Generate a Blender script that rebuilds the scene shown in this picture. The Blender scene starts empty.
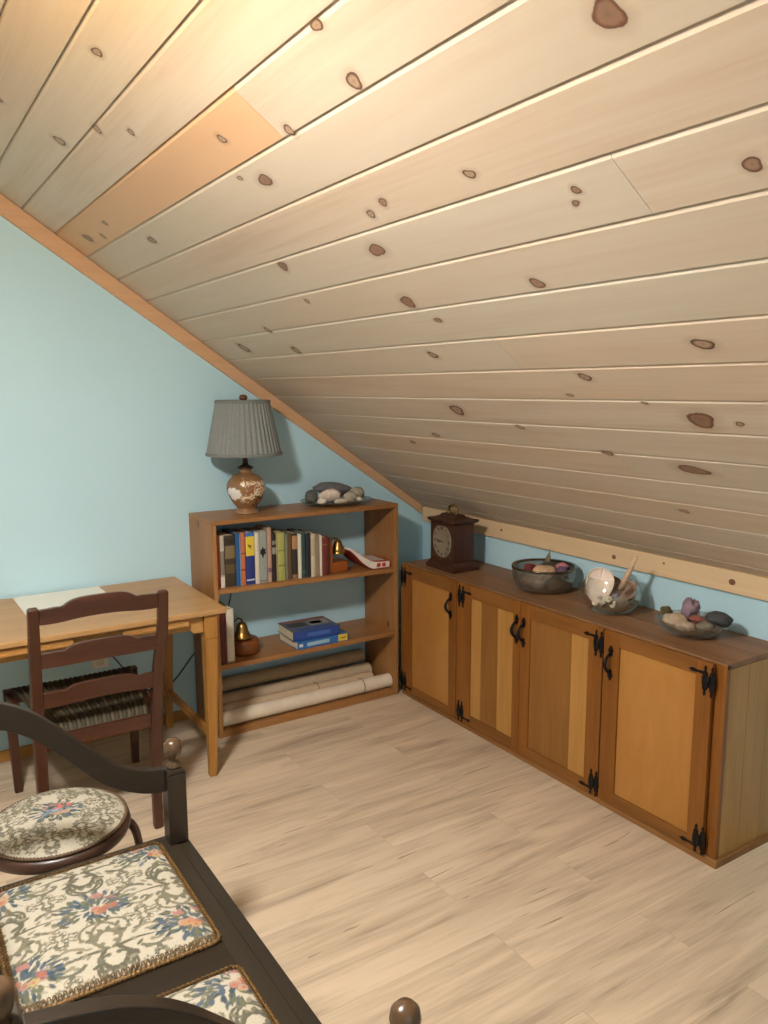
import bpy, math, random
import numpy as np
from mathutils import Vector, Matrix, Euler, noise

# ------------------------------------------------------------------ camera, light, exposure
SC = bpy.context.scene
COL = SC.collection
R = math.radians


def lin(c):
    return tuple(((v / 255) / 12.92 if v / 255 <= 0.04045 else ((v / 255 + 0.055) / 1.055) ** 2.4) for v in c)


cam_d = bpy.data.cameras.new('camera')
cam = bpy.data.objects.new('camera', cam_d)
COL.objects.link(cam)
YAW, PITCH, ROLL = -0.5727, -0.1546, -0.0042
Fv = Vector((-math.sin(YAW) * math.cos(PITCH), math.cos(YAW) * math.cos(PITCH), math.sin(PITCH)))
R0 = Vector((math.cos(YAW), math.sin(YAW), 0))
U0 = R0.cross(Fv)
Rv = R0 * math.cos(ROLL) + U0 * math.sin(ROLL)
Uv = U0 * math.cos(ROLL) - R0 * math.sin(ROLL)
cam.matrix_world = Matrix(((Rv.x, Uv.x, -Fv.x, -2.3502), (Rv.y, Uv.y, -Fv.y, -3.7743), (Rv.z, Uv.z, -Fv.z, 1.6588), (0, 0, 0, 1)))
cam_d.sensor_fit = 'VERTICAL'
cam_d.sensor_height = 36
cam_d.lens = 794.3 / 1024 * 36
cam_d.clip_start = 0.02
SC.camera = cam

SC.view_settings.view_transform = 'Standard'
SC.view_settings.look = 'None'
SC.view_settings.gamma = 1
SC.view_settings.use_curve_mapping = False
SC.view_settings.exposure = 0.34

world = bpy.data.worlds.new('world')
SC.world = world
world.use_nodes = True
world.node_tree.nodes['Background'].inputs[0].default_value = (0.75, 0.86, 1.0, 1)
world.node_tree.nodes['Background'].inputs[1].default_value = 0.4

LAMP_POS = (-2.45, -2.33, 2.38)
LAMP_STRENGTH = 335.0
LAMP_COLOR = (1.0, 0.97, 0.93)
FILL_POWER = 6.0

wl = bpy.data.lights.new('window_fill', 'AREA')  # fill light behind the camera, added to lift the shadows
wl.shape = 'RECTANGLE'
wl.size = 1.5
wl.size_y = 1.2
wl.energy = FILL_POWER
wl.color = (0.93, 0.96, 1.0)
wlo = bpy.data.objects.new('window_fill', wl)
COL.objects.link(wlo)
wlo.location = (-2.2, -5.17, 1.55)
wlo.rotation_euler = (R(90), 0, 0)      # added fill light, shines towards +y through the made-up window opening

rnd = random.Random(4)
ROOT = {}


# ------------------------------------------------------------------ materials
def new_mat(name):
    m = bpy.data.materials.new(name)
    m.use_nodes = True
    nt = m.node_tree
    return m, nt, nt.nodes, nt.links, nt.nodes['Principled BSDF']


def ramp(ns, stops):
    r = ns.new('ShaderNodeValToRGB')
    e = r.color_ramp.elements
    e[0].position, e[0].color = stops[0][0], (*stops[0][1], 1)
    e[1].position, e[1].color = stops[-1][0], (*stops[-1][1], 1)
    for p, c in stops[1:-1]:
        k = e.new(p)
        k.color = (*c, 1)
    return r


def plain(name, c, rough=0.5, metal=0.0, var=0.08, scale=30, bump=0.0, spec=0.5):
    m, nt, ns, ln, b = new_mat(name)
    c = lin(c)
    tc = ns.new('ShaderNodeTexCoord')
    nz = ns.new('ShaderNodeTexNoise')
    nz.inputs['Scale'].default_value = scale
    nz.inputs['Detail'].default_value = 4
    ln.new(tc.outputs['Object'], nz.inputs['Vector'])
    r = ramp(ns, [(0.3, tuple(v * (1 - var) for v in c)), (0.7, tuple(min(1, v * (1 + var)) for v in c))])
    ln.new(nz.outputs['Fac'], r.inputs[0])
    ln.new(r.outputs[0], b.inputs['Base Color'])
    b.inputs['Roughness'].default_value = rough
    b.inputs['Metallic'].default_value = metal
    b.inputs['Specular IOR Level'].default_value = spec
    if bump:
        bp = ns.new('ShaderNodeBump')
        bp.inputs['Strength'].default_value = bump
        bp.inputs['Distance'].default_value = 0.002
        ln.new(nz.outputs['Fac'], bp.inputs['Height'])
        ln.new(bp.outputs[0], b.inputs['Normal'])
    return m


def wood(name, light, dark, axis='x', rough=0.45, cross=14.0, along=0.9, fibre=0.35, knots=0, spec=0.4, contrast=(0.3, 0.7)):
    """grain running along one object axis"""
    m, nt, ns, ln, b = new_mat(name)
    L, D = lin(light), lin(dark)
    tc = ns.new('ShaderNodeTexCoord')
    oi = ns.new('ShaderNodeObjectInfo')
    mp = ns.new('ShaderNodeMapping')
    s = [cross] * 3
    s['xyz'.index(axis)] = along
    mp.inputs['Scale'].default_value = s
    ln.new(tc.outputs['Object'], mp.inputs['Vector'])
    n1 = ns.new('ShaderNodeTexNoise')
    n1.noise_dimensions = '4D'
    n1.inputs['Scale'].default_value = 1.0
    n1.inputs['Detail'].default_value = 5
    n1.inputs['Distortion'].default_value = 0.9
    mul = ns.new('ShaderNodeMath'); mul.operation = 'MULTIPLY'; mul.inputs[1].default_value = 37.0
    ln.new(oi.outputs['Random'], mul.inputs[0])
    ln.new(mul.outputs[0], n1.inputs['W'])
    ln.new(mp.outputs[0], n1.inputs['Vector'])
    mp2 = ns.new('ShaderNodeMapping')
    s2 = [cross * 12] * 3
    s2['xyz'.index(axis)] = along * 6
    mp2.inputs['Scale'].default_value = s2
    ln.new(tc.outputs['Object'], mp2.inputs['Vector'])
    n2 = ns.new('ShaderNodeTexNoise')
    n2.inputs['Scale'].default_value = 1.0
    n2.inputs['Detail'].default_value = 3
    ln.new(mp2.outputs[0], n2.inputs['Vector'])
    mx = ns.new('ShaderNodeMix'); mx.data_type = 'FLOAT'
    mx.inputs[0].default_value = fibre
    ln.new(n1.outputs['Fac'], mx.inputs[2]); ln.new(n2.outputs['Fac'], mx.inputs[3])
    r = ramp(ns, [(contrast[0], D), (contrast[1], L)])
    ln.new(mx.outputs[0], r.inputs[0])
    out = r.outputs[0]
    if knots:
        mp3 = ns.new('ShaderNodeMapping')
        s3 = [knots * 1.6] * 3
        s3['xyz'.index(axis)] = knots * 0.8
        mp3.inputs['Scale'].default_value = s3
        ln.new(tc.outputs['Object'], mp3.inputs['Vector'])
        v = ns.new('ShaderNodeTexVoronoi')
        v.inputs['Scale'].default_value = 1.0
        v.inputs['Randomness'].default_value = 1.0
        ln.new(mp3.outputs[0], v.inputs['Vector'])
        kr = ramp(ns, [(0.06, (1, 1, 1)), (0.13, (0, 0, 0))])
        ln.new(v.outputs['Distance'], kr.inputs[0])
        km = ns.new('ShaderNodeMix'); km.data_type = 'RGBA'
        ln.new(kr.outputs[0], km.inputs[0])
        ln.new(out, km.inputs[6])
        km.inputs[7].default_value = (*[v_ * 0.32 for v_ in D], 1)
        out = km.outputs[2]
    ln.new(out, b.inputs['Base Color'])
    b.inputs['Roughness'].default_value = rough
    b.inputs['Specular IOR Level'].default_value = spec
    bp = ns.new('ShaderNodeBump')
    bp.inputs['Strength'].default_value = 0.12
    bp.inputs['Distance'].default_value = 0.001
    ln.new(n2.outputs['Fac'], bp.inputs['Height'])
    ln.new(bp.outputs[0], b.inputs['Normal'])
    return m


def attr_mat(name, rough=0.9, bump=0.0, spec=0.2, bscale=400):
    """colour comes from the pattern woven / painted into the mesh colour attribute"""
    m, nt, ns, ln, b = new_mat(name)
    a = ns.new('ShaderNodeAttribute')
    a.attribute_name = 'pattern'
    ln.new(a.outputs['Color'], b.inputs['Base Color'])
    b.inputs['Roughness'].default_value = rough
    b.inputs['Specular IOR Level'].default_value = spec
    if bump:
        tc = ns.new('ShaderNodeTexCoord')
        nz = ns.new('ShaderNodeTexNoise'); nz.inputs['Scale'].default_value = bscale
        ln.new(tc.outputs['Object'], nz.inputs['Vector'])
        bp = ns.new('ShaderNodeBump'); bp.inputs['Strength'].default_value = bump; bp.inputs['Distance'].default_value = 0.001
        ln.new(nz.outputs['Fac'], bp.inputs['Height'])
        ln.new(bp.outputs[0], b.inputs['Normal'])
    return m


def thin_glass(name, tint=(0.94, 0.95, 0.94), gloss=0.04, frost=0.0, ripple=0.12):
    m = bpy.data.materials.new(name)
    m.use_nodes = True
    nt = m.node_tree; ns = nt.nodes; ln = nt.links
    ns.clear()
    o = ns.new('ShaderNodeOutputMaterial')
    t = ns.new('ShaderNodeBsdfTransparent'); t.inputs[0].default_value = (*tint, 1)
    g = ns.new('ShaderNodeBsdfGlossy'); g.inputs[0].default_value = (1, 1, 1, 1); g.inputs['Roughness'].default_value = 0.03
    lw = ns.new('ShaderNodeLayerWeight'); lw.inputs[0].default_value = 0.2
    ma = ns.new('ShaderNodeMath'); ma.operation = 'MULTIPLY_ADD'; ma.inputs[1].default_value = 0.55; ma.inputs[2].default_value = gloss
    ma.use_clamp = True
    ln.new(lw.outputs['Fresnel'], ma.inputs[0])
    mx = ns.new('ShaderNodeMixShader')
    ln.new(ma.outputs[0], mx.inputs[0]); ln.new(t.outputs[0], mx.inputs[1]); ln.new(g.outputs[0], mx.inputs[2])
    # cut facets / dirt ripple the reflection
    tc = ns.new('ShaderNodeTexCoord')
    nz = ns.new('ShaderNodeTexNoise'); nz.inputs['Scale'].default_value = 34
    ln.new(tc.outputs['Object'], nz.inputs['Vector'])
    bp = ns.new('ShaderNodeBump'); bp.inputs['Strength'].default_value = ripple; bp.inputs['Distance'].default_value = 0.01
    ln.new(nz.outputs['Fac'], bp.inputs['Height'])
    ln.new(bp.outputs[0], g.inputs['Normal'])
    if frost:
        df = ns.new('ShaderNodeBsdfDiffuse'); df.inputs[0].default_value = (0.22, 0.20, 0.17, 1)
        m2 = ns.new('ShaderNodeMixShader'); m2.inputs[0].default_value = frost
        ln.new(mx.outputs[0], m2.inputs[1]); ln.new(df.outputs[0], m2.inputs[2])
        ln.new(m2.outputs[0], o.inputs[0])
    else:
        ln.new(mx.outputs[0], o.inputs[0])
    return m


# ------------------------------------------------------------------ mesh builder
class MB:
    def __init__(s):
        s.v = []; s.f = []; s.mi = []; s.sm = []; s.c = []

    def add(s, vs, fs, mi=0, smooth=False, col=None):
        o = len(s.v)
        s.v += [tuple(p) for p in vs]
        for k, f in enumerate(fs):
            s.f.append([o + i for i in f]); s.mi.append(mi); s.sm.append(smooth)
        s.c += list(col) if col is not None and not isinstance(col, tuple) else [col or (1, 1, 1)] * len(vs)
        return s

    def box(s, x0, x1, y0, y1, z0, z1, mi=0, M=None, col=None):
        vs = [Vector(p) for p in ((x0, y0, z0), (x1, y0, z0), (x1, y1, z0), (x0, y1, z0), (x0, y0, z1), (x1, y0, z1), (x1, y1, z1), (x0, y1, z1))]
        if M: vs = [M @ p for p in vs]
        return s.add(vs, [(0, 3, 2, 1), (4, 5, 6, 7), (0, 1, 5, 4), (1, 2, 6, 5), (2, 3, 7, 6), (3, 0, 4, 7)], mi, col=col)

    def taper(s, c0, w0, d0, c1, w1, d1, mi=0):
        """square bar from centre c0 (bottom) to c1 (top)"""
        vs = []
        for c, w, d in ((c0, w0, d0), (c1, w1, d1)):
            for a, b_ in ((-1, -1), (1, -1), (1, 1), (-1, 1)):
                vs.append((c[0] + a * w / 2, c[1] + b_ * d / 2, c[2]))
        return s.add(vs, [(0, 3, 2, 1), (4, 5, 6, 7), (0, 1, 5, 4), (1, 2, 6, 5), (2, 3, 7, 6), (3, 0, 4, 7)], mi)

    def prism(s, poly, ax, a0, a1, mi=0):
        """polygon in the plane across axis ax, extruded a0..a1"""
        n = len(poly)

        def mk(p, a):
            return {'x': (a, p[0], p[1]), 'y': (p[0], a, p[1]), 'z': (p[0], p[1], a)}[ax]
        vs = [mk(p, a0) for p in poly] + [mk(p, a1) for p in poly]
        fs = [tuple(range(n))[::-1], tuple(range(n, 2 * n))] + [(i, (i + 1) % n, n + (i + 1) % n, n + i) for i in range(n)]
        return s.add(vs, fs, mi)

    def ribbon(s, top, bot, ax, a0, a1, mi=0):
        """bar bounded by two matching curves, extruded across axis ax; quads only"""
        n = len(top)

        def mk(p, a):
            return {'x': (a, p[0], p[1]), 'y': (p[0], a, p[1]), 'z': (p[0], p[1], a)}[ax]
        vs = [mk(p, a0) for p in top] + [mk(p, a0) for p in bot] + [mk(p, a1) for p in top] + [mk(p, a1) for p in bot]
        T0, B0, T1, B1 = 0, n, 2 * n, 3 * n
        fs = []
        for i in range(n - 1):
            fs += [(T0 + i, T0 + i + 1, B0 + i + 1, B0 + i), (T1 + i, B1 + i, B1 + i + 1, T1 + i + 1),
                   (T0 + i, T1 + i, T1 + i + 1, T0 + i + 1), (B0 + i, B0 + i + 1, B1 + i + 1, B1 + i)]
        fs += [(T0, B0, B1, T1), (T0 + n - 1, T1 + n - 1, B1 + n - 1, B0 + n - 1)]
        return s.add(vs, fs, mi)

    def tube(s, pts, r, n=10, mi=0, closed=False):
        pts = [Vector(p) for p in pts]
        m = len(pts)
        rr = [r] * m if not hasattr(r, '__len__') else r
        vs = []
        up = Vector((0, 0, 1))
        for i, p in enumerate(pts):
            a = pts[(i - 1) % m] if (closed or i > 0) else p
            b_ = pts[(i + 1) % m] if (closed or i < m - 1) else p
            t = (b_ - a).normalized()
            if i == 0:
                ref = up if abs(t.z) < 0.8 else Vector((1, 0, 0))
                x = t.cross(ref).normalized()
            else:
                x = (x - t * x.dot(t)).normalized()      # carry the frame along without twisting
            y = x.cross(t)
            for k in range(n):
                q = 2 * math.pi * k / n
                vs.append(p + (x * math.cos(q) + y * math.sin(q)) * rr[i])
        fs = []
        for i in range(m if closed else m - 1):
            j = (i + 1) % m
            for k in range(n):
                l = (k + 1) % n
                fs.append((i * n + k, i * n + l, j * n + l, j * n + k))
        if not closed:
            fs += [tuple(range(n))[::-1], tuple(range((m - 1) * n, m * n))]
        return s.add(vs, fs, mi, True)

    def lathe(s, prof, c=(0, 0, 0), n=28, mi=0, fr=None, M=None, colf=None):
        """profile of (radius, height); radius 0 closes the end; fr(angle, i) scales the radius"""
        vs = []; m = len(prof); cols = []
        for i, (r, z) in enumerate(prof):
            for k in range(n):
                a = 2 * math.pi * k / n
                q = max(r, 1e-5) * (fr(a, i) if fr else 1)
                p = Vector((q * math.cos(a), q * math.sin(a), z))
                if M: p = M @ p
                vs.append(p + Vector(c))
                cols.append(colf(a, i) if colf else (1, 1, 1))
        fs = [(i * n + k, i * n + (k + 1) % n, (i + 1) * n + (k + 1) % n, (i + 1) * n + k) for i in range(m - 1) for k in range(n)]
        return s.add(vs, fs, mi, True, cols)

    def blob(s, c, size, rot=(0, 0, 0), seed=0, rough=0.18, mi=0, nu=26, nv=15, flat=0.0, freq=1.3, facet=0):
        M = Euler(rot).to_matrix()
        off = Vector((seed * 7.31, seed * 3.17, seed * 1.93))
        vs = [];
        for i in range(nv + 1):
            th = math.pi * i / nv
            for k in range(nu):
                a = 2 * math.pi * k / nu
                d = Vector((math.sin(th) * math.cos(a), math.sin(th) * math.sin(a), math.cos(th)))
                q = 1 + rough * noise.noise(d * freq + off) * 1.6 + rough * 0.4 * noise.noise(d * freq * 3.1 + off)
                if facet: q *= 1 - facet * abs(noise.noise(d * 2.7 + off * 2))
                p = d * q
                if flat and p.z < -flat: p.z = -flat
                vs.append(M @ Vector((p.x * size[0], p.y * size[1], p.z * size[2])) + Vector(c))
        fs = [(i * nu + k, (i + 1) * nu + k, (i + 1) * nu + (k + 1) % nu, i * nu + (k + 1) % nu) for i in range(nv) for k in range(nu)]
        return s.add(vs, fs, mi, True)

    def grid(s, fn, nu, nv, mi=0, colf=None, smooth=True):
        vs = [fn(i / nu, j / nv) for i in range(nu + 1) for j in range(nv + 1)]
        cols = [colf(i / nu, j / nv) for i in range(nu + 1) for j in range(nv + 1)] if colf else None
        fs = [(i * (nv + 1) + j, (i + 1) * (nv + 1) + j, (i + 1) * (nv + 1) + j + 1, i * (nv + 1) + j + 1) for i in range(nu) for j in range(nv)]
        return s.add(vs, fs, mi, smooth, cols)

    def build(s, name, mats, parent=None, bevel=0, seg=2, loc=None, color=False, weld=False, solid=0, smooth=None, fixn=True):
        top = parent
        while top is not None and top.parent is not None: top = top.parent
        off = Vector(loc) if loc is not None else (ROOT.get(top.name, Vector((0, 0, 0))) if top is not None else Vector((0, 0, 0)))
        me = bpy.data.meshes.new(name)
        me.from_pydata([tuple(Vector(p) - off) for p in s.v], [], s.f)
        for m in (mats if isinstance(mats, (list, tuple)) else [mats]): me.materials.append(m)
        me.polygons.foreach_set('material_index', s.mi)
        me.polygons.foreach_set('use_smooth', s.sm if smooth is None else [smooth] * len(s.f))
        if color:
            at = me.color_attributes.new('pattern', 'FLOAT_COLOR', 'POINT')
            arr = np.ones((len(s.v), 4), dtype=np.float32)
            arr[:, :3] = np.array(s.c, dtype=np.float32)
            at.data.foreach_set('color', arr.ravel())
        if weld or fixn:
            import bmesh
            bm = bmesh.new(); bm.from_mesh(me)
            if weld: bmesh.ops.remove_doubles(bm, verts=bm.verts, dist=1e-5)
            if fixn: bmesh.ops.recalc_face_normals(bm, faces=bm.faces)
            bm.to_mesh(me); bm.free()
        me.update()
        o = bpy.data.objects.new(name, me)
        COL.objects.link(o)
        if parent is not None: o.parent = parent
        else:
            o.location = off
            ROOT[o.name] = off
        if solid:
            md = o.modifiers.new('solid', 'SOLIDIFY'); md.thickness = solid; md.offset = 0
        if bevel:
            md = o.modifiers.new('bevel', 'BEVEL'); md.width = bevel; md.segments = seg; md.limit_method = 'ANGLE'; md.angle_limit = R(40)
        return o


def tag(o, label, cat, group=None):
    o['label'] = label; o['category'] = cat
    if group: o['group'] = group
    return o


def thing(name, loc, label, cat, group=None):
    o = bpy.data.objects.new(name, None)
    COL.objects.link(o)
    o.location = loc
    o.empty_display_size = 0.05
    ROOT[o.name] = Vector(loc)
    return tag(o, label, cat, group)


def struct(o, label=None):
    o['kind'] = 'structure'
    if label: o['label'] = label
    return o


def smoothc(pts, n=6):
    """Catmull-Rom through 2-D points"""
    out = []
    P = [Vector(p) for p in pts]
    for i in range(len(P) - 1):
        p0 = P[max(i - 1, 0)]; p1 = P[i]; p2 = P[i + 1]; p3 = P[min(i + 2, len(P) - 1)]
        for k in range(n):
            t = k / n
            out.append(0.5 * ((2 * p1) + (-p0 + p2) * t + (2 * p0 - 5 * p1 + 4 * p2 - p3) * t * t + (-p0 + 3 * p1 - 3 * p2 + p3) * t ** 3))
    out.append(P[-1])
    return [tuple(p) for p in out]


# ------------------------------------------------------------------ material library
M_wall = plain('wall_paint', (184, 219, 231), 0.6, var=0.015, scale=3, spec=0.25)
M_rake = wood('trim_pine', (214, 174, 136), (192, 150, 112), 'x', 0.5, 16, 1.0, contrast=(0.2, 0.8))
M_kneetrim = wood('knee_trim_pine', (226, 200, 162), (206, 174, 134), 'y', 0.5, 20, 1.0, contrast=(0.2, 0.8))
M_base = wood('baseboard_wood', (190, 140, 70), (160, 110, 50), 'x', 0.5)
M_black = plain('black_cord', (22, 22, 22), 0.5)
M_iron = plain('black_iron', (26, 25, 26), 0.42, 0.6, bump=0.3, scale=60)
M_brass = plain('aged_brass', (150, 120, 62), 0.28, 0.9, var=0.25)
M_white = plain('white_plastic', (225, 222, 212), 0.4)
M_glass = thin_glass('clear_glass')
M_glass_grey = thin_glass('smoky_glass', (0.80, 0.79, 0.75), 0.16, 0.2, 0.6)
M_paper = plain('page_paper', (206, 192, 160), 0.9, var=0.1, scale=60)


def ceiling_mat():
    m, nt, ns, ln, b = new_mat('pine_boards')
    tc = ns.new('ShaderNodeTexCoord')
    at = ns.new('ShaderNodeAttribute'); at.attribute_name = 'pattern'
    sp = ns.new('ShaderNodeSeparateColor'); ln.new(at.outputs['Color'], sp.inputs[0])
    mp = ns.new('ShaderNodeMapping'); mp.inputs['Scale'].default_value = (13, 0.8, 13)
    ln.new(tc.outputs['Object'], mp.inputs[0])
    n = ns.new('ShaderNodeTexNoise'); n.noise_dimensions = '4D'; n.inputs['Scale'].default_value = 1; n.inputs['Detail'].default_value = 5
    n.inputs['Distortion'].default_value = 1.1
    mu = ns.new('ShaderNodeMath'); mu.operation = 'MULTIPLY'; mu.inputs[1].default_value = 53
    ln.new(sp.outputs[1], mu.inputs[0]); ln.new(mu.outputs[0], n.inputs['W']); ln.new(mp.outputs[0], n.inputs['Vector'])
    mp2 = ns.new('ShaderNodeMapping'); mp2.inputs['Scale'].default_value = (110, 3.5, 110)
    ln.new(tc.outputs['Object'], mp2.inputs[0])
    n2 = ns.new('ShaderNodeTexNoise'); n2.inputs['Scale'].default_value = 1; n2.inputs['Detail'].default_value = 3
    ln.new(mp2.outputs[0], n2.inputs['Vector'])
    mx = ns.new('ShaderNodeMix'); mx.data_type = 'FLOAT'; mx.inputs[0].default_value = 0.3
    ln.new(n.outputs['Fac'], mx.inputs[2]); ln.new(n2.outputs['Fac'], mx.inputs[3])
    r = ramp(ns, [(0.26, lin((182, 159, 139))), (0.42, lin((200, 183, 163))), (0.55, lin((206, 193, 175))), (0.75, lin((214, 203, 187)))])
    ln.new(mx.outputs[0], r.inputs[0])
    # red channel = how tan / aged this board is
    mc = ns.new('ShaderNodeMix'); mc.data_type = 'RGBA'
    ln.new(sp.outputs[0], mc.inputs[0]); ln.new(r.outputs[0], mc.inputs[6]); mc.inputs[7].default_value = (*lin((214, 172, 130)), 1)
    # blue channel = greyness
    mg = ns.new('ShaderNodeMix'); mg.data_type = 'RGBA'
    ln.new(sp.outputs[2], mg.inputs[0]); ln.new(mc.outputs[2], mg.inputs[6]); mg.inputs[7].default_value = (*lin((199, 192, 175)), 1)
    ln.new(mg.outputs[2], b.inputs['Base Color'])
    b.inputs['Roughness'].default_value = 0.5
    b.inputs['Specular IOR Level'].default_value = 0.3
    return m


def knot_mat():
    m = bpy.data.materials.new('pine_knots')
    m.use_nodes = True
    nt = m.node_tree; ns = nt.nodes; ln = nt.links
    b = ns['Principled BSDF']; o = ns['Material Output']
    at = ns.new('ShaderNodeAttribute'); at.attribute_name = 'pattern'
    sp = ns.new('ShaderNodeSeparateColor'); ln.new(at.outputs['Color'], sp.inputs[0])
    tc = ns.new('ShaderNodeTexCoord')
    n = ns.new('ShaderNodeTexNoise'); n.inputs['Scale'].default_value = 60; n.inputs['Detail'].default_value = 4
    ln.new(tc.outputs['Object'], n.inputs['Vector'])
    ad = ns.new('ShaderNodeMath'); ad.operation = 'MULTIPLY_ADD'; ad.inputs[1].default_value = 0.16; ad.inputs[2].default_value = -0.08
    ln.new(n.outputs['Fac'], ad.inputs[0])
    sm = ns.new('ShaderNodeMath'); sm.operation = 'ADD'; ln.new(sp.outputs[0], sm.inputs[0]); ln.new(ad.outputs[0], sm.inputs[1])
    r1 = ramp(ns, [(0.0, lin((150, 124, 102))), (0.18, lin((178, 152, 126))), (0.27, lin((150, 122, 98))), (0.33, lin((78, 58, 46))), (0.38, lin((98, 72, 56))), (0.46, lin((190, 158, 126)))])
    r2 = ramp(ns, [(0.0, lin((128, 98, 80))), (0.27, lin((142, 108, 88))), (0.36, lin((110, 70, 54))), (0.5, lin((196, 156, 122)))])
    ln.new(sm.outputs[0], r1.inputs[0]); ln.new(sm.outputs[0], r2.inputs[0])
    mc = ns.new('ShaderNodeMix'); mc.data_type = 'RGBA'
    ln.new(sp.outputs[1], mc.inputs[0]); ln.new(r1.outputs[0], mc.inputs[6]); ln.new(r2.outputs[0], mc.inputs[7])
    ln.new(mc.outputs[2], b.inputs['Base Color'])
    al = ramp(ns, [(0.36, (1, 1, 1)), (0.43, (0.16, 0.16, 0.16)), (0.85, (0, 0, 0))])
    ln.new(sm.outputs[0], al.inputs[0])
    b.inputs['Roughness'].default_value = 0.5
    t = ns.new('ShaderNodeBsdfTransparent')
    mx = ns.new('ShaderNodeMixShader')
    ln.new(al.outputs[0], mx.inputs[0]); ln.new(t.outputs[0], mx.inputs[1]); ln.new(b.outputs[0], mx.inputs[2])
    ln.new(mx.outputs[0], o.inputs[0])
    return m


def floor_mat():
    m, nt, ns, ln, b = new_mat('floor_planks')
    tc = ns.new('ShaderNodeTexCoord')
    mp = ns.new('ShaderNodeMapping'); mp.inputs['Location'].default_value = (0.42, 0.055, 0)
    ln.new(tc.outputs['Object'], mp.inputs[0])
    br = ns.new('ShaderNodeTexBrick')
    br.offset = 0.37; br.offset_frequency = 2; br.squash = 1
    br.inputs['Scale'].default_value = 1
    br.inputs['Brick Width'].default_value = 1.22
    br.inputs['Row Height'].default_value = 0.185
    br.inputs['Mortar Size'].default_value = 0.0011
    br.inputs['Mortar Smooth'].default_value = 0.3
    br.inputs['Color1'].default_value = (0, 0, 0, 1); br.inputs['Color2'].default_value = (1, 1, 1, 1); br.inputs['Mortar'].default_value = (0.5, 0.5, 0.5, 1)
    ln.new(mp.outputs[0], br.inputs['Vector'])
    bw = ns.new('ShaderNodeRGBToBW'); ln.new(br.outputs['Color'], bw.inputs[0])
    mu = ns.new('ShaderNodeMath'); mu.operation = 'MULTIPLY'; mu.inputs[1].default_value = 41
    ln.new(bw.outputs[0], mu.inputs[0])

    def nz(sx, sy, det, dist):
        q = ns.new('ShaderNodeMapping'); q.inputs['Scale'].default_value = (sx, sy, 1)
        ln.new(tc.outputs['Object'], q.inputs[0])
        n = ns.new('ShaderNodeTexNoise'); n.noise_dimensions = '4D'; n.inputs['Scale'].default_value = 1
        n.inputs['Detail'].default_value = det; n.inputs['Distortion'].default_value = dist
        ln.new(q.outputs[0], n.inputs['Vector']); ln.new(mu.outputs[0], n.inputs['W'])
        return n
    n1 = nz(1.1, 9, 5, 1.3)
    n2 = nz(5, 90, 3, 0.2)
    n3 = nz(1.5, 30, 3, 2.4)
    mx = ns.new('ShaderNodeMix'); mx.data_type = 'FLOAT'; mx.inputs[0].default_value = 0.25
    ln.new(n1.outputs['Fac'], mx.inputs[2]); ln.new(n2.outputs['Fac'], mx.inputs[3])
    r = ramp(ns, [(0.30, lin((154, 136, 115))), (0.43, lin((190, 170, 145))), (0.55, lin((208, 188, 161))), (0.72, lin((215, 196, 170)))])
    ln.new(mx.outputs[0], r.inputs[0])
    # plank tint
    t = ramp(ns, [(0.0, (0.93, 0.93, 0.93)), (1.0, (1.03, 1.03, 1.03))])
    ln.new(bw.outputs[0], t.inputs[0])
    m1 = ns.new('ShaderNodeMix'); m1.data_type = 'RGBA'; m1.blend_type = 'MULTIPLY'; m1.inputs[0].default_value = 1
    ln.new(r.outputs[0], m1.inputs[6]); ln.new(t.outputs[0], m1.inputs[7])
    # dark cracks and streaks along the grain
    k = ramp(ns, [(0.675, (0, 0, 0)), (0.70, (0.75, 0.75, 0.75))])
    ln.new(n3.outputs['Fac'], k.inputs[0])
    m2 = ns.new('ShaderNodeMix'); m2.data_type = 'RGBA'
    ln.new(k.outputs[0], m2.inputs[0]); ln.new(m1.outputs[2], m2.inputs[6]); m2.inputs[7].default_value = (*lin((120, 98, 78)), 1)
    m3 = ns.new('ShaderNodeMix'); m3.data_type = 'RGBA'
    mf = ns.new('ShaderNodeMath'); mf.operation = 'MULTIPLY'; mf.inputs[1].default_value = 0.25
    ln.new(br.outputs['Fac'], mf.inputs[0]); ln.new(mf.outputs[0], m3.inputs[0])
    ln.new(m2.outputs[2], m3.inputs[6]); m3.inputs[7].default_value = (*lin((112, 94, 76)), 1)
    ln.new(m3.outputs[2], b.inputs['Base Color'])
    b.inputs['Roughness'].default_value = 0.48
    b.inputs['Specular IOR Level'].default_value = 0.3
    return m


# ------------------------------------------------------------------ room shell
XK = 0.358                     # knee wall face
RX, RZ0, SL = -2.6, 1.215, 0.69   # ridge position; ceiling height is RZ0 - SL*x
YN = -5.1                      # near gable
zc = lambda x: RZ0 - SL * x
RIDGE = zc(RX)
XL = 2 * RX - XK

struct(MB().box(XL - 0.1, XK + 0.1, YN - 0.1, 0.1, -0.1, 0).build('floor', floor_mat()), 'pale oak look plank floor')
gable = [(XL, 0), (XK, 0), (XK, zc(XK) + 0.012), (RX, RIDGE + 0.012), (XL, zc(XK) + 0.012)]
struct(MB().prism(gable, 'y', 0, 0.08).build('wall_far', M_wall), 'pale aqua gable wall behind the desk and bookcase')
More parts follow.
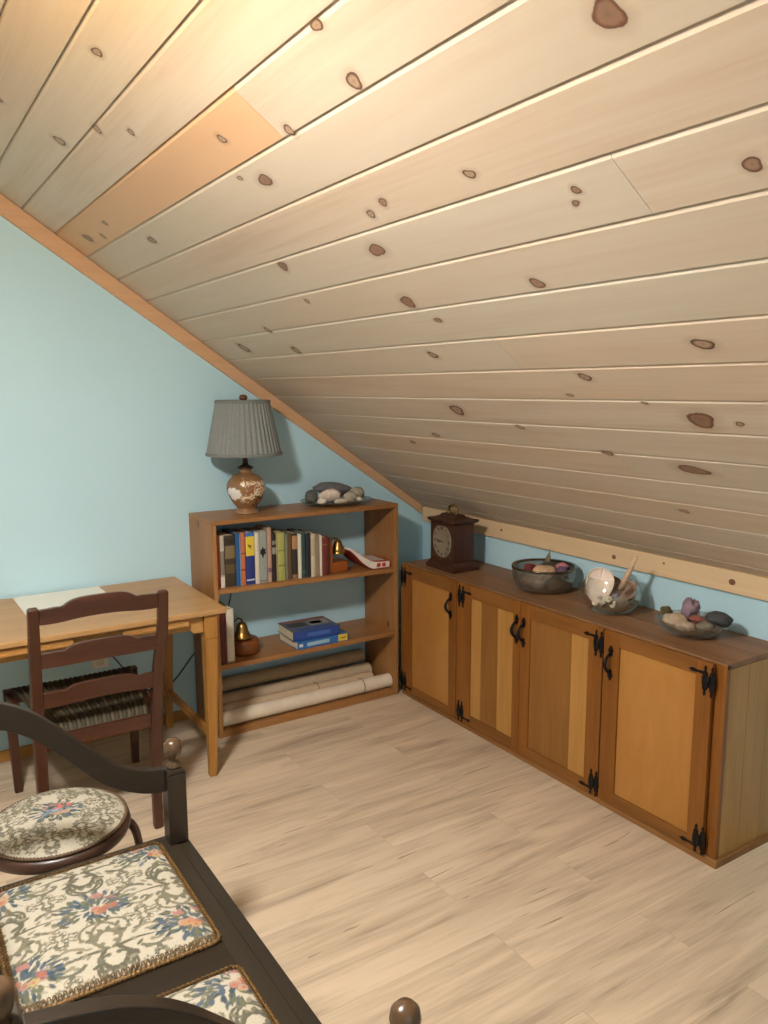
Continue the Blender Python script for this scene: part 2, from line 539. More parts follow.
# near gable, out of view, with a window opening added for the fill light
wn = MB()
wx0, wx1, wz0, wz1 = -2.95, -1.45, 0.95, 2.15
wn.prism([(XL, 0), (wx0, 0), (wx0, wz1 + 0.4), (XL, zc(XK))], 'y', YN - 0.08, YN)
wn.prism([(wx1, 0), (XK, 0), (XK, zc(XK)), (wx1, zc(wx1))], 'y', YN - 0.08, YN)
wn.box(wx0, wx1, YN - 0.08, YN, 0, wz0)
wn.prism([(wx0, wz1), (wx1, wz1), (wx1, zc(wx1)), (RX, RIDGE), (wx0, wz1 + 0.4)], 'y', YN - 0.08, YN)
struct(wn.build('wall_near', M_wall))
wf = MB()
for a in (wx0, (wx0 + wx1) / 2, wx1): wf.box(a - 0.03, a + 0.03, YN - 0.05, YN + 0.02, wz0 - 0.03, wz1 + 0.03)
for a in (wz0, wz1): wf.box(wx0 - 0.03, wx1 + 0.03, YN - 0.05, YN + 0.02, a - 0.03, a + 0.03)
struct(wf.build('fill_window_1', M_kneetrim, bevel=0.003))  # unseen window frame, added to go with the fill light
struct(MB().box(XK, XK + 0.08, YN, 0, 0, zc(XK) + 0.02).build('wall_right', M_wall), 'low pale aqua knee wall behind the cabinet')
struct(MB().box(XL - 0.08, XL, YN, 0, 0, zc(XK) + 0.02).build('wall_left', M_wall))


def ceiling():
    mb = MB()
    nrm = Vector((SL, 0, 1)).normalized()       # pointing out of the room
    px = 0.1265
    k0 = math.floor((RX + 1.228) / px)
    xs = [RX] + [-1.228 + px * k for k in range(k0 + 1, 14)]
    xs = [x for x in xs if x <= XK] + [XK + 0.05]
    sl = math.sqrt(1 + SL * SL)
    d = 0.0105
    rr = random.Random(11)
    for sgn in (1, -1):
        for i in range(len(xs) - 1):
            xa, xb = xs[i], xs[i + 1]
            # cut the board where the photograph shows a butt joint
            cuts = [YN, 0.0]
            mid = (xa + xb) / 2
            if sgn > 0:
                for jx, jy in ((-1.54, -2.0), (-1.17, -2.757), (-0.28, -2.024), (-0.73, -2.01), (-0.66, -3.4), (-1.92, -3.3), (-1.41, -3.75)):
                    if xa < jx < xb: cuts = [YN, jy, 0.0]
            for q in range(len(cuts) - 1):
                ya, yb = cuts[q], cuts[q + 1]
                if q < len(cuts) - 2: yb -= 0.0012
                tan = rr.uniform(0.0, 0.28); grey = rr.uniform(0, 0.55)
                if sgn > 0 and xa < -1.54 < xb and yb > -0.5: tan, grey = 0.85, 0.0
                col = (tan, rr.random(), grey)
                # profile: dark slot, bevelled edge facing up the slope, flat face
                g = 0.0016 / sl; bv = 0.0125 / sl
                prof = [(xa, d), (xa + g, d), (xa + g, 0.009), (xa + g + bv, 0), (xb, 0), (xb, d)]
                vs = []
                for y in (ya, yb):
                    for x, h in prof:
                        p = Vector((x, y, zc(x))) + nrm * h
                        if sgn < 0: p.x = 2 * RX - p.x
                        vs.append(p)
                n = len(prof)
                fs = [(k, k + 1, n + k + 1, n + k) for k in range(n - 1)]
                fs += [(1, 2, 3, 4, 5), (n + 5, n + 4, n + 3, n + 2, n + 1)]
                mb.add(vs, fs, 0, False, [col] * len(vs))
        # backing above the boards
        vs = []
        for x, y in ((RX, YN), (XK + 0.05, YN), (XK + 0.05, 0), (RX, 0)):
            p = Vector((x, y, zc(x))) + nrm * (d + 0.001)
            if sgn < 0: p.x = 2 * RX - p.x
            vs.append(p)
        mb.add(vs, [(0, 1, 2, 3)], 0, False, [(0.6, 0.2, 0)] * 4)
    # knots
    K = [(-1.409, -2.913, 0.0229), (-1.597, -2.386, 0.0128), (-1.499, -2.353, 0.0175), (-1.487, -2.043, 0.0137), (-1.766, -0.991, 0.0189), (-1.809, -1.666, 0.0145), (-1.721, -1.276, 0.0145), (-1.667, -1.425, 0.0111), (-1.542, -1.777, 0.0126), (-1.424, -1.771, 0.0209), (-1.454, -1.678, 0.0081), (-1.277, -2.111, 0.0119), (-1.261, -2.031, 0.0124), (-1.271, -2.43, 0.0123), (-1.181, -2.64, 0.0095), (-1.157, -2.617, 0.0078), (-1.145, -2.98, 0.0142), (-1.171, -1.916, 0.024), (-1.201, -1.406, 0.0191), (-1.423, -0.781, 0.0183), (-1.53, -0.277, 0.0205), (-1.002, -1.816, 0.0233), (-0.996, -2.345, 0.0165), (-0.779, -2.647, 0.02), (-0.684, -2.213, 0.0165), (-0.527, -1.445, 0.0294), (-0.796, -1.661, 0.0162), (-0.519, -2.467, 0.034), (-0.287, -2.284, 0.054), (-0.337, -1.998, 0.0163), (-0.905, -0.38, 0.0269), (-0.867, -0.821, 0.0203), (-0.447, -1.698, 0.0139), (-0.036, -2.077, 0.0137), (-0.582, -2.336, 0.0081), (-0.979, -0.798, 0.016), (-1.067, -1.309, 0.0102), (-0.927, -1.863, 0.0117), (-1.538, -0.589, 0.0113), (-1.509, -0.434, 0.0118), (-0.611, -2.089, 0.0088), (-0.509, -2.573, 0.0101), (-0.362, -1.094, 0.0167), (-0.295, -0.83, 0.0135)]
    red = {9, 17, 21, 0, 27, 28, 18}
    rk = random.Random(8)
    for _ in range(26):      # parts of the slope and of the other slope nobody photographed
        K.append((rk.uniform(-2.5, -1.9), rk.uniform(-4.9, -0.2), rk.uniform(0.008, 0.022)))
    for i, (x, y, r) in enumerate(K):
        n = 24
        hue = 0.9 if i in red else (0.1 if rk.random() < 0.7 else 0.6)
        el = 1.25 if i != 28 else 1.5
        rx = r if i != 28 else r * 0.42
        if i == 28: el = 2.4
        ph = rk.uniform(0, 6)
        vs = [Vector((x, y, zc(x))) - nrm * 0.0004]; cols = [(0, hue, 0)]
        fs = []
        rings = [0.5, 1.0]
        lob = [1 + 0.14 * math.sin(2 * a + ph) + 0.08 * math.sin(3 * a + 2 * ph) for a in [2 * math.pi * k / n for k in range(n)]]
        for q, c in ((1.0, 0.4), (2.3, 1.0)):
            for k in range(n):
                a = 2 * math.pi * k / n
                ux = rx * q * lob[k] * math.cos(a) / sl
                uy = rx * q * el * lob[k] * math.sin(a)
                vs.append(Vector((x + ux, y + uy, zc(x + ux))) - nrm * 0.0004)
                cols.append((c, hue, 0))
        for k in range(n):
            l = (k + 1) % n
            fs.append((0, 1 + k, 1 + l)); fs.append((1 + k, n + 1 + k, n + 1 + l, 1 + l))
        mb.add(vs, fs, 1, False, cols)
    struct(mb.build('ceiling', [ceiling_mat(), knot_mat()], color=True, fixn=False), 'sloped knotty pine board ceiling')


ceiling()
# trims: rake board up the gable, board along the knee wall, baseboard under the desk
rk = MB().prism([(RX, 1.157 - 0.6725 * RX), (0.336, 1.157 - 0.6725 * 0.336), (0.336, zc(0.336) - 0.002), (RX, zc(RX) - 0.002)], 'y', -0.019, 0)
struct(rk.build('trim_1', M_rake, bevel=0.002), 'pine rake trim along the slope')
kt = MB().box(XK - 0.02, XK, -3.6, -0.0195, 0.887, 0.972)
for (yy, zz, r) in ((-2.03, 0.93, 0.012), (-1.46, 0.925, 0.010), (-0.72, 0.935, 0.007), (-1.72, 0.945, 0.005)):
    n = 16
    kt.add([(XK - 0.0206, yy, zz)] + [(XK - 0.0206, yy + 1.2 * r * math.cos(2 * math.pi * k / n), zz + r * math.sin(2 * math.pi * k / n)) for k in range(n)],
           [(0, 1 + k, 1 + (k + 1) % n) for k in range(n)], 1)
struct(kt.build('trim_2', [M_kneetrim, plain('trim_knot', (120, 82, 58), 0.5, var=0.3, scale=150)], bevel=0.002), 'pine trim board above the knee wall')
struct(MB().box(XL, -1.09, -0.014, 0, 0, 0.052).build('baseboard_far', M_base, bevel=0.003))

# ceiling lamp that lights the room (above and left of the frame)
cl = thing('ceiling_light', (LAMP_POS[0], LAMP_POS[1], LAMP_POS[2]), 'round globe ceiling light hanging from the sloped pine ceiling', 'light')
lx, ly, lz = LAMP_POS
M_globe, nt, ns, ln, b = new_mat('lamp_globe')
b.inputs['Base Color'].default_value = (1, 1, 1, 1)
b.inputs['Emission Color'].default_value = (*LAMP_COLOR, 1)
b.inputs['Emission Strength'].default_value = LAMP_STRENGTH
MB().blob((lx, ly, lz), (0.125, 0.125, 0.125), rough=0, nu=24, nv=14).build('globe', M_globe, cl)
MB().lathe([(0.0, 0.126), (0.03, 0.126), (0.03, 0.19), (0.012, 0.20), (0.012, zc(lx) - lz - 0.04), (0.06, zc(lx) - lz - 0.035), (0.06, zc(lx) - lz - 0.012), (0, zc(lx) - lz - 0.012)], (lx, ly, lz)).build('stem', M_brass, cl)

M_hood, nt, ns, ln, b = new_mat('dimming_glass')  # unseen tinted hood, added to weaken the lamp's light on the ceiling nearby
b.inputs['Base Color'].default_value = (0.8, 0.76, 0.7, 1)
tr = ns.new('ShaderNodeBsdfTransparent'); tr.inputs[0].default_value = (0.52, 0.44, 0.33, 1)
mxh = ns.new('ShaderNodeMixShader'); mxh.inputs[0].default_value = 0.85
ln.new(b.outputs[0], mxh.inputs[1]); ln.new(tr.outputs[0], mxh.inputs[2]); ln.new(mxh.outputs[0], ns['Material Output'].inputs[0])
MB().lathe([(0.032, 0.19), (0.10, 0.165), (0.165, 0.10), (0.195, 0.0), (0.205, -0.065), (0.208, -0.065), (0.198, 0.0), (0.168, 0.102), (0.102, 0.168), (0.032, 0.193)], (lx, ly, lz), 48).build('dimming_hood', M_hood, cl)

# ------------------------------------------------------------------ storage cabinet
W_fr_z = wood('cabinet_stile_wood', (146, 92, 36), (108, 62, 16), 'z', 0.4, 14, 1.0)
W_fr_y = wood('cabinet_rail_wood', (144, 94, 42), (108, 66, 24), 'y', 0.4, 14, 1.0)
W_top = wood('cabinet_top_wood', (152, 112, 76), (106, 74, 48), 'y', 0.5, 12, 0.9)
W_side = wood('cabinet_side_boards', (190, 144, 86), (160, 116, 60), 'z', 0.5, 12, 0.8)
W_pan = wood('cabinet_panel_plywood', (180, 128, 66), (156, 104, 44), 'z', 0.42, 5, 1.6, fibre=0.15)
W_pan2 = wood('cabinet_panel_light', (184, 138, 76), (160, 112, 52), 'z', 0.42, 8, 0.9)
W_pan3 = wood('cabinet_panel_mid', (152, 106, 52), (124, 80, 32), 'z', 0.42, 8, 0.9)
CY0, CY1, CH = -0.3257, -2.2532, 0.7366

cab = thing('storage_cabinet', (0.17, -1.29, 0), 'long low wooden cabinet with four iron-hinged doors under the sloped ceiling', 'cabinet')
# top (two boards in one slab), sides, back, bottom, base strip, end stile
tb = MB()
tb.box(0.0, 0.17, CY1, CY0, CH - 0.02, CH); tb.box(0.1712, XK - 0.003, CY1, CY0, CH - 0.02, CH)
tb.build('top_panel', W_top, cab, bevel=0.003)
sd = MB()
sd.box(0.02, 0.128, CY1, CY1 + 0.018, 0.0, CH - 0.021); sd.box(0.1295, 0.25, CY1, CY1 + 0.018, 0.0, CH - 0.021); sd.box(0.2515, XK - 0.003, CY1, CY1 + 0.018, 0.0, CH - 0.021)
sd.build('side_panel', W_side, cab, bevel=0.0012)
MB().box(0.02, XK - 0.003, CY0 - 0.018, CY0, 0.0, CH - 0.021).build('side_panel', W_side, cab, bevel=0.0012)
MB().box(XK - 0.012, XK - 0.003, CY1 + 0.019, CY0 - 0.019, 0.0, CH - 0.021).build('back_panel', W_side, cab)
MB().box(0.022, XK - 0.013, CY1 + 0.019, CY0 - 0.019, 0.03, 0.045).build('bottom_panel', W_fr_y, cab)
bs = MB()
bs.prism([(-0.012, 0), (-0.012, 0.018), (-0.004, 0.028), (0.019, 0.028), (0.019, 0)], 'y', CY1 - 0.012, CY0)
bs.box(0.019, XK - 0.003, CY1 - 0.012, CY1 - 0.0005, 0, 0.026)
bs.build('base_strip', wood('cabinet_base_wood', (150, 104, 56), (116, 76, 36), 'y', 0.45), cab, bevel=0.002)
MB().box(-0.001, 0.0195, CY1, -2.2125, 0.029, CH - 0.004).build('end_stile', W_fr_z, cab, bevel=0.002)
for yy in (-0.8065, -1.2625, -1.7325):
    MB().box(0.021, 0.045, yy - 0.02, yy + 0.02, 0.046, CH - 0.021).build('divider', W_fr_z, cab)


def pull_handle(y, z0, z1, parent):
    """black iron bow pull with spear-shaped ends"""
    mb = MB()
    zm = (z0 + z1) / 2; h = (z1 - z0) / 2
    for s in (-1, 1):
        e = zm + s * h
        poly = [(0, 0), (0.007, -0.010), (0.012, -0.022), (0.006, -0.030), (0.009, -0.038), (0, -0.046), (-0.009, -0.038), (-0.006, -0.030), (-0.012, -0.022), (-0.007, -0.010)]
        pts = [(y + a, e + b_ * s) for a, b_ in poly]
        if s < 0: pts = pts[::-1]
        mb.prism(pts, 'x', -0.0242, -0.0198)
    pts = [(-0.023 - 0.030 * math.sin(math.pi * t) ** 0.7, y, zm + (2 * t - 1) * (h - 0.030)) for t in [k / 12 for k in range(13)]]
    mb.tube(pts, [0.0045 + 0.003 * math.sin(math.pi * k / 12) for k in range(13)], 8)
    return mb.build('handle', M_iron, parent)


def hinge(y, z, side, arm, parent):
    """black iron H hinge, one leaf on each side of the joint; arm: +1/-1 spear arm at the top / bottom over the door"""
    mb = MB()
    hh = 0.043
    for s in (-1, 1):
        yc = y + s * 0.0135
        poly = [(0, hh + 0.012), (0.005, hh + 0.004), (0.003, hh - 0.006), (0.009, hh - 0.014), (0.009, 0.016), (0.012, 0.012), (0.012, -0.012), (0.009, -0.016), (0.009, -hh + 0.014), (0.003, -hh + 0.006), (0.005, -hh - 0.004), (0, -hh - 0.012)]
        poly = poly + [(-a, b_) for a, b_ in poly[::-1][1:-1]]
        mb.prism([(yc + a, z + b_) for a, b_ in poly], 'x', -0.0233, -0.0198)
    mb.tube([(-0.0238, y, z - 0.018), (-0.0238, y, z + 0.018)], 0.005, 8)
    if arm:
        za = z + arm * hh * 0.62
        ya = y + side * 0.014
        poly = [(0, -0.006), (0.03, -0.004), (0.052, -0.0075), (0.066, 0), (0.052, 0.0075), (0.03, 0.004), (0, 0.006)]
        mb.prism([(ya + side * a, za + b_) for a, b_ in poly], 'x', -0.0228, -0.0199)
    return mb.build('hinge', M_iron, parent, fixn=True)


def door(y0, y1, p0, p1, pz0, pz1, boards, handle_y, hz, hinge_y, side, mats):
    """y0>y1 outer edges, p0>p1 panel edges; frame at x -0.0195..0.0005, recessed panel behind"""
    f = MB()
    z0, z1 = 0.030, CH - 0.006
    X0, X1 = -0.0195, 0.0
    f.box(X0, X1, p0, y0, z0, z1, 0); f.box(X0, X1, y1, p1, z0, z1, 0)
    f.box(X0, X1, p1 + 0.0003, p0 - 0.0003, pz1, z1, 1); f.box(X0, X1, p1 + 0.0003, p0 - 0.0003, z0, pz0, 1)
    d = f.build('door', [W_fr_z, W_fr_y], cab, bevel=0.0015)
    edges = [p0] + boards + [p1]
    for k in range(len(edges) - 1):
        MB().box(-0.0125, -0.001, edges[k + 1] + 0.0006, edges[k] - 0.0006, pz0 + 0.0005, pz1 - 0.0005).build('door_panel', mats[k], d, bevel=0.001)
    pull_handle(handle_y, hz[0], hz[1], d)
    hinge(hinge_y, 0.665, side, 1, d)
    hinge(hinge_y, 0.083, side, -1, d)
    return d


door(-0.3275, -0.803, -0.421, -0.745, 0.068, 0.667, [], -0.763, (0.531, 0.668), -0.352, -1, [W_pan])
door(-0.810, -1.261, -0.914, -1.215, 0.080, 0.670, [-0.989, -1.105], -1.241, (0.535, 0.672), -0.846, -1, [W_pan2, W_pan3, W_pan2])
door(-1.264, -1.729, -1.321, -1.656, 0.076, 0.670, [-1.560], -1.285, (0.530, 0.668), -1.711, 1, [W_pan3, W_pan2])
door(-1.736, -2.2105, -1.811, -2.147, 0.078, 0.677, [], -1.773, (0.535, 0.676), -2.199, 1, [W_pan])

# ------------------------------------------------------------------ bookcase
BX0, BX1, BD, BH = -1.067, -0.0357, 0.3234, 1.0573
W_bx = wood('bookcase_shelf_pine', (172, 124, 74), (134, 90, 50), 'x', 0.42, 13, 0.9)
W_bz = wood('bookcase_side_pine', (174, 126, 76), (138, 92, 48), 'z', 0.42, 12, 0.8, knots=6)
bk = thing('bookcase', (-0.55, -0.16, 0), 'open pine bookcase with books and paper rolls against the aqua wall', 'bookcase')
Yb = -0.0105
MB().box(BX0, BX1, -BD, Yb, BH - 0.022, BH).build('top_board', W_bx, bk, bevel=0.003)
for a, b_ in ((BX0, BX0 + 0.021), (BX1 - 0.021, BX1)):
    MB().box(a, b_, -BD, Yb, 0, BH - 0.0222).build('side_panel', W_bz, bk, bevel=0.002)
IX0, IX1 = BX0 + 0.0212, BX1 - 0.0212
SZ = lambda x: 0.729 + (x - IX0) / (IX1 - IX0) * (0.708 - 0.729)     # the upper shelf sags to the right a little
MB().prism([(IX0, SZ(IX0) - 0.022), (IX1, SZ(IX1) - 0.022), (IX1, SZ(IX1)), (IX0, SZ(IX0))], 'y', -BD + 0.003, Yb).build('shelf', W_bx, bk, bevel=0.002)
S2 = 0.360
MB().box(IX0, IX1, -BD + 0.003, Yb, S2 - 0.024, S2).build('shelf', W_bx, bk, bevel=0.002)
MB().box(IX0, IX1, -BD + 0.003, Yb, 0.0, 0.030).build('bottom_board', W_bx, bk, bevel=0.002)


# books --------------------------------------------------------------
_bm = {}


def cloth(c, rough=0.6):
    k = (c, rough)
    if k not in _bm: _bm[k] = plain('book_cloth', c, rough, var=0.06, scale=120)
    return _bm[k]


def book(x0, x1, zb, h, depth, color, label, yf=-0.287, bands=(), dust=None, group='books standing on the upper shelf'):
    """upright book, spine towards the room (-y)"""
    t = thing('book', ((x0 + x1) / 2, yf + depth / 2, zb), label, 'book', group)
    w = x1 - x0
    g = min(0.0022, w * 0.14)
    x0 += 0.0006; x1 -= 0.0006
    c = MB()
    # slightly rounded spine
    n = 6
    top = []
    for k in range(n + 1):
        a = math.pi * k / n
        top.append(((x0 + x1) / 2 - (w / 2 - 0.0006) * math.cos(a), yf - 0.0035 * math.sin(a)))
    outer = [(x0, yf + depth)] + top + [(x1, yf + depth)]
    inner = [(x1 - g, yf + depth), (x1 - g, yf + 0.002), (x0 + g, yf + 0.002), (x0 + g, yf + depth)]
    c.prism(outer + inner, 'z', zb, zb + h)
    cv = c.build('cover', cloth(color), t)
    p = MB().box(x0 + g + 0.0002, x1 - g - 0.0002, yf + 0.0025, yf + depth - 0.003, zb + 0.003, zb + h - 0.004)
    p.build('pages', M_paper, t)
    for (a, b_, col) in bands:
        m = MB()
        ring = [(x_, y_ - 0.0006) for x_, y_ in top]
        rin = [(x_, y_ + 0.0004) for x_, y_ in top]
        m.ribbon(ring, rin, 'z', zb + h * a, zb + h * b_)
        m.build('spine_band', cloth(col), cv)
    return t


BXS = [-1.036, -1.017, -0.993, -0.94, -0.915, -0.887, -0.841, -0.819, -0.774, -0.751, -0.729, -0.719, -0.681, -0.666, -0.642, -0.611, -0.591, -0.566, -0.538, -0.514, -0.486, -0.473, -0.441, -0.425]
BTP = [0.985, 0.978, 0.976, 0.982, 0.979, 0.981, 0.974, 0.978, 0.992, 0.960, 0.957, 0.961, 0.956, 0.950, 0.950, 0.943, 0.949, 0.944, 0.938, 0.930, 0.925, 0.914, 0.905]
BK = [
    ((150, 66, 48), 'thin brick red book at the left end of the upper shelf row', ()),
    ((190, 184, 168), 'mottled white and grey book second from the left on the upper shelf', ((0.24, 0.7, (132, 124, 106)), (0.0, 0.2, (222, 216, 200)))),
    ((62, 50, 36), 'thick dark brown book with faded gilt bands on its wide spine', ((0.82, 0.93, (44, 38, 32)), (0.55, 0.80, (122, 104, 70)), (0.26, 0.44, (92, 76, 48)))),
    ((36, 86, 138), 'blue book with a pale blue spine edge left of the orange one', ()),
    ((198, 112, 70), 'orange paperback between the blue book and the yellow and navy one', ((0.28, 0.31, (120, 60, 40)), (0.6, 0.62, (120, 60, 40)))),
    ((34, 52, 120), 'book with a yellow upper spine over a navy blue lower half', ((0.55, 0.92, (220, 196, 66)), (0.92, 1.0, (60, 110, 180)), (0.07, 0.1, (190, 196, 210)))),
    ((216, 208, 190), 'plain cream white book right of the yellow and navy book', ()),
    ((150, 158, 152), 'pale grey book with a black leaf shape on its spine', ((0.03, 0.05, (112, 118, 112)), )),
    ((178, 144, 124), 'tall narrow dusty pink book rising highest in the row', ((0.18, 0.26, (120, 90, 110)), )),
    ((36, 30, 28), 'black book with small white spine lettering right of the dusty pink one', ((0.78, 0.86, (130, 124, 112)), (0.58, 0.72, (150, 144, 130)))),
    ((190, 176, 132), 'very narrow cream book squeezed beside the black book', ()),
    ((166, 168, 92), 'yellow green book in the middle of the upper shelf row', ((0.3, 0.33, (120, 120, 60)), (0.62, 0.64, (120, 120, 60)))),
    ((118, 122, 102), 'narrow grey green book right of the yellow green one', ()),
    ((104, 82, 56), 'plain brown book right of the narrow grey green one', ()),
    ((52, 44, 36), 'dark book with a tan upper spine right of the plain brown book', ((0.66, 0.95, (172, 132, 92)), (0.0, 0.1, (150, 110, 80)))),
    ((214, 212, 192), 'narrow white book standing left of the dark teal one', ()),
    ((50, 78, 78), 'dark teal book in the right half of the upper shelf row', ((0.1, 0.16, (74, 104, 100)), )),
    ((34, 40, 44), 'near black navy book right of the dark teal book', ()),
    ((206, 192, 164), 'cream book right of the near black navy one', ((0.5, 0.9, (188, 172, 146)), )),
    ((148, 134, 112), 'grey beige book between a cream book and a thin white one', ()),
    ((218, 212, 198), 'thin white book standing left of the dark red one', ()),
    ((112, 46, 40), 'dark red book near the right end of the upper shelf row', ((0.8, 0.82, (150, 110, 60)), )),
    ((72, 44, 32), 'thin dark brown book touching the wooden bell stand', ()),
]
for i, (c, l, bands) in enumerate(BK):
    zb = max(SZ(BXS[i]), SZ(BXS[i + 1])) + 0.0003
    bt = book(BXS[i], BXS[i + 1] - 0.0006, zb, BTP[i] - zb, 0.17 - 0.02 * ((i * 7) % 3), c, l, yf=-0.286 + 0.004 * ((i * 5) % 3), bands=bands)
    if i == 3:
        MB().box(BXS[4] - 0.0095, BXS[4] - 0.0012, -0.2885, -0.2865, zb + 0.002, BTP[3] - 0.004).build('spine_band', cloth((122, 168, 198)), bt.children[0])
    if i == 5:
        xm = (BXS[5] + BXS[6]) / 2 - 0.004; z_ = zb + 0.185; yl = -0.286 + 0.004 * ((5 * 5) % 3) - 0.0054
        bird = [(-0.010, 0.008), (-0.004, 0.012), (-0.001, 0.006), (0.010, 0.006), (0.004, 0.000), (0.006, -0.010), (0.002, -0.010), (0.001, -0.002), (-0.006, -0.002), (-0.004, 0.006)]
        MB().prism([(xm + a, z_ + b_) for a, b_ in bird], 'y', yl, yl + 0.002).build('spine_emblem', cloth((34, 30, 26)), bt.children[0])
    if i == 7:
        xm = (BXS[7] + BXS[8]) / 2 - 0.002; z_ = zb + 0.150; yl = -0.286 + 0.004 * ((7 * 5) % 3) - 0.0052
        leaf = [(0.0, 0.030), (0.006, 0.014), (0.016, 0.018), (0.012, 0.004), (0.018, -0.006), (0.007, -0.010), (0.0, -0.030), (-0.006, -0.012), (-0.015, -0.004), (-0.011, 0.006), (-0.014, 0.014), (-0.006, 0.014)]
        MB().prism([(xm + a, z_ + b_) for a, b_ in leaf], 'y', yl, yl + 0.002).build('spine_emblem', cloth((24, 24, 26)), bt.children[0])

# two tall books on the lower shelf, behind the desk corner
book(-1.044, -1.006, S2 + 0.0003, 0.268, 0.19, (92, 34, 28), 'tall dark red book standing at the left end of the lower shelf', yf=-0.300, group='books standing on the lower shelf')
book(-1.004, -0.966, S2 + 0.0003, 0.262, 0.20, (208, 202, 184), 'tall white book standing beside the brass bell on the lower shelf', yf=-0.298, bands=((0.0, 0.03, (170, 160, 140)), ), group='books standing on the lower shelf')


def flat_book(x0, x1, y0, y1, z0, h, cover, spine, label, decor, rz=0.0, pages=(206, 196, 170)):
    """book lying flat, spine towards the room"""
    t = thing('book', ((x0 + x1) / 2, (y0 + y1) / 2, z0), label, 'book', 'books lying flat on the lower shelf')
    M = Matrix.Translation(((x0 + x1) / 2, (y0 + y1) / 2, 0)) @ Matrix.Rotation(rz, 4, 'Z') @ Matrix.Translation((-(x0 + x1) / 2, -(y0 + y1) / 2, 0))
    c = MB()
    c.box(x0, x1, y0, y1, z0, z0 + 0.002, 0, M); c.box(x0, x1, y0, y1, z0 + h - 0.002, z0 + h, 0, M); c.box(x0, x1, y0 - 0.001, y0 + 0.003, z0, z0 + h, 1, M)
    cv = c.build('cover', [cloth(cover, 0.35), cloth(spine, 0.4)], t)
    MB().box(x0 + 0.003, x1 - 0.003, y0 + 0.0035, y1 - 0.003, z0 + 0.0025, z0 + h - 0.0025, 0, M).build('pages', cloth(pages, 0.9), t)
    for (a0, a1, b0, b1, col, where) in decor:
        xa, xb = x0 + (x1 - x0) * a0, x0 + (x1 - x0) * a1
        if where == 's': q = MB().box(xa, xb, y0 - 0.0017, y0 - 0.0009, z0 + h * b0, z0 + h * b1, 0, M)
        else: q = MB().box(xa, xb, y0 + (y1 - y0) * b0, y0 + (y1 - y0) * b1, z0 + h, z0 + h + 0.0006, 0, M)
        q.build('cover_print', cloth(col, 0.35), cv)
    return t


flat_book(-0.640, -0.345, -0.312, -0.105, S2 + 0.0003, 0.040, (52, 100, 158), (44, 104, 168), 'blue book with yellow spine end at the bottom of the flat pile',
          [(0.18, 0.62, 0.25, 0.72, (150, 184, 204), 's'), (0.80, 0.985, 0.06, 0.94, (214, 190, 70), 's'), (0.86, 0.95, 0.4, 0.55, (90, 84, 40), 's'), (0.03, 0.10, 0.3, 0.7, (200, 208, 214), 's')], 0.02)
flat_book(-0.648, -0.386, -0.300, -0.100, S2 + 0.0415, 0.046, (96, 104, 112), (40, 70, 140), 'thicker book with a dark photo cover on top of the flat pile',
          [(0.05, 0.95, 0.78, 0.96, (140, 92, 84), 'c'), (0.08, 0.45, 0.40, 0.74, (60, 62, 66), 'c'), (0.5, 0.93, 0.36, 0.76, (150, 150, 146), 'c'), (0.55, 0.8, 0.45, 0.68, (44, 46, 50), 'c'), (0.1, 0.9, 0.06, 0.26, (58, 84, 150), 'c'), (0.3, 0.8, 0.3, 0.7, (70, 104, 172), 's')], -0.04)

# red and white paperback lying askew against the bell stand
rb = thing('book', (-0.19, -0.2, 0.711), 'red and white paperback bent over the stand at the right of the upper shelf', 'book')
prof_t = smoothc([(-0.306, 0.838), (-0.27, 0.815), (-0.22, 0.780), (-0.17, 0.757), (-0.12, 0.751), (-0.072, 0.7485)], 5)
prof_b = smoothc([(-0.312, 0.826), (-0.28, 0.795), (-0.235, 0.748), (-0.18, 0.714), (-0.12, 0.7125), (-0.074, 0.7115)], 5)
mid = lambda t: [((a[0] * (1 - t) + b_[0] * t), (a[1] * (1 - t) + b_[1] * t)) for a, b_ in zip(prof_t, prof_b)]
C_red = cloth((176, 52, 40), 0.4)
cvr = MB(); cvr.ribbon(prof_t, mid(0.07), 'y', -0.295, -0.125); cvr.ribbon(mid(0.93), prof_b, 'y', -0.295, -0.125)
cvr.prism([prof_t[-1], (prof_t[-1][0] + 0.003, prof_t[-1][1]), (prof_b[-1][0] + 0.003, prof_b[-1][1]), prof_b[-1]], 'y', -0.295, -0.125)
rc = cvr.build('cover', C_red, rb)
MB().ribbon(mid(0.08), mid(0.92), 'y', -0.2935, -0.127).build('pages', cloth((222, 216, 204), 0.9), rb)
up = lambda P, d: [(a, b_ + d) for a, b_ in P]
MB().ribbon(up(prof_t[7:-2], 0.0008), up(prof_t[7:-2], 0.0001), 'y', -0.27, -0.135).build('cover_print', cloth((206, 204, 198), 0.4), rc)
MB().ribbon(up(prof_t[11:16], 0.0014), up(prof_t[11:16], 0.0007), 'y', -0.225, -0.165).build('cover_print', cloth((74, 72, 74), 0.4), rc)
for k in range(4):
    MB().box(-0.0712, -0.0702, -0.285 + k * 0.035, -0.262 + k * 0.035, 0.722, 0.738).build('cover_print', cloth((226, 210, 200), 0.4), rc)
for (a, b_) in ((17, 19), (20, 22)):
    MB().ribbon(mid(0.25)[a:b_ + 1], mid(0.75)[a:b_ + 1], 'y', -0.2958, -0.2945).build('cover_print', C_red, rc)

# bells on wooden stands
W_bell = wood('bell_stand_wood', (160, 92, 40), (118, 62, 24), 'x', 0.35, 20)
BELLP = [(0.0, 0.052), (0.008, 0.052), (0.014, 0.047), (0.018, 0.036), (0.021, 0.022), (0.027, 0.009), (0.034, 0.001), (0.033, -0.001), (0.026, 0.008), (0.018, 0.024), (0.012, 0.042), (0.0, 0.046)]


def sc(P, k): return [(a * k, b_ * k) for a, b_ in P]


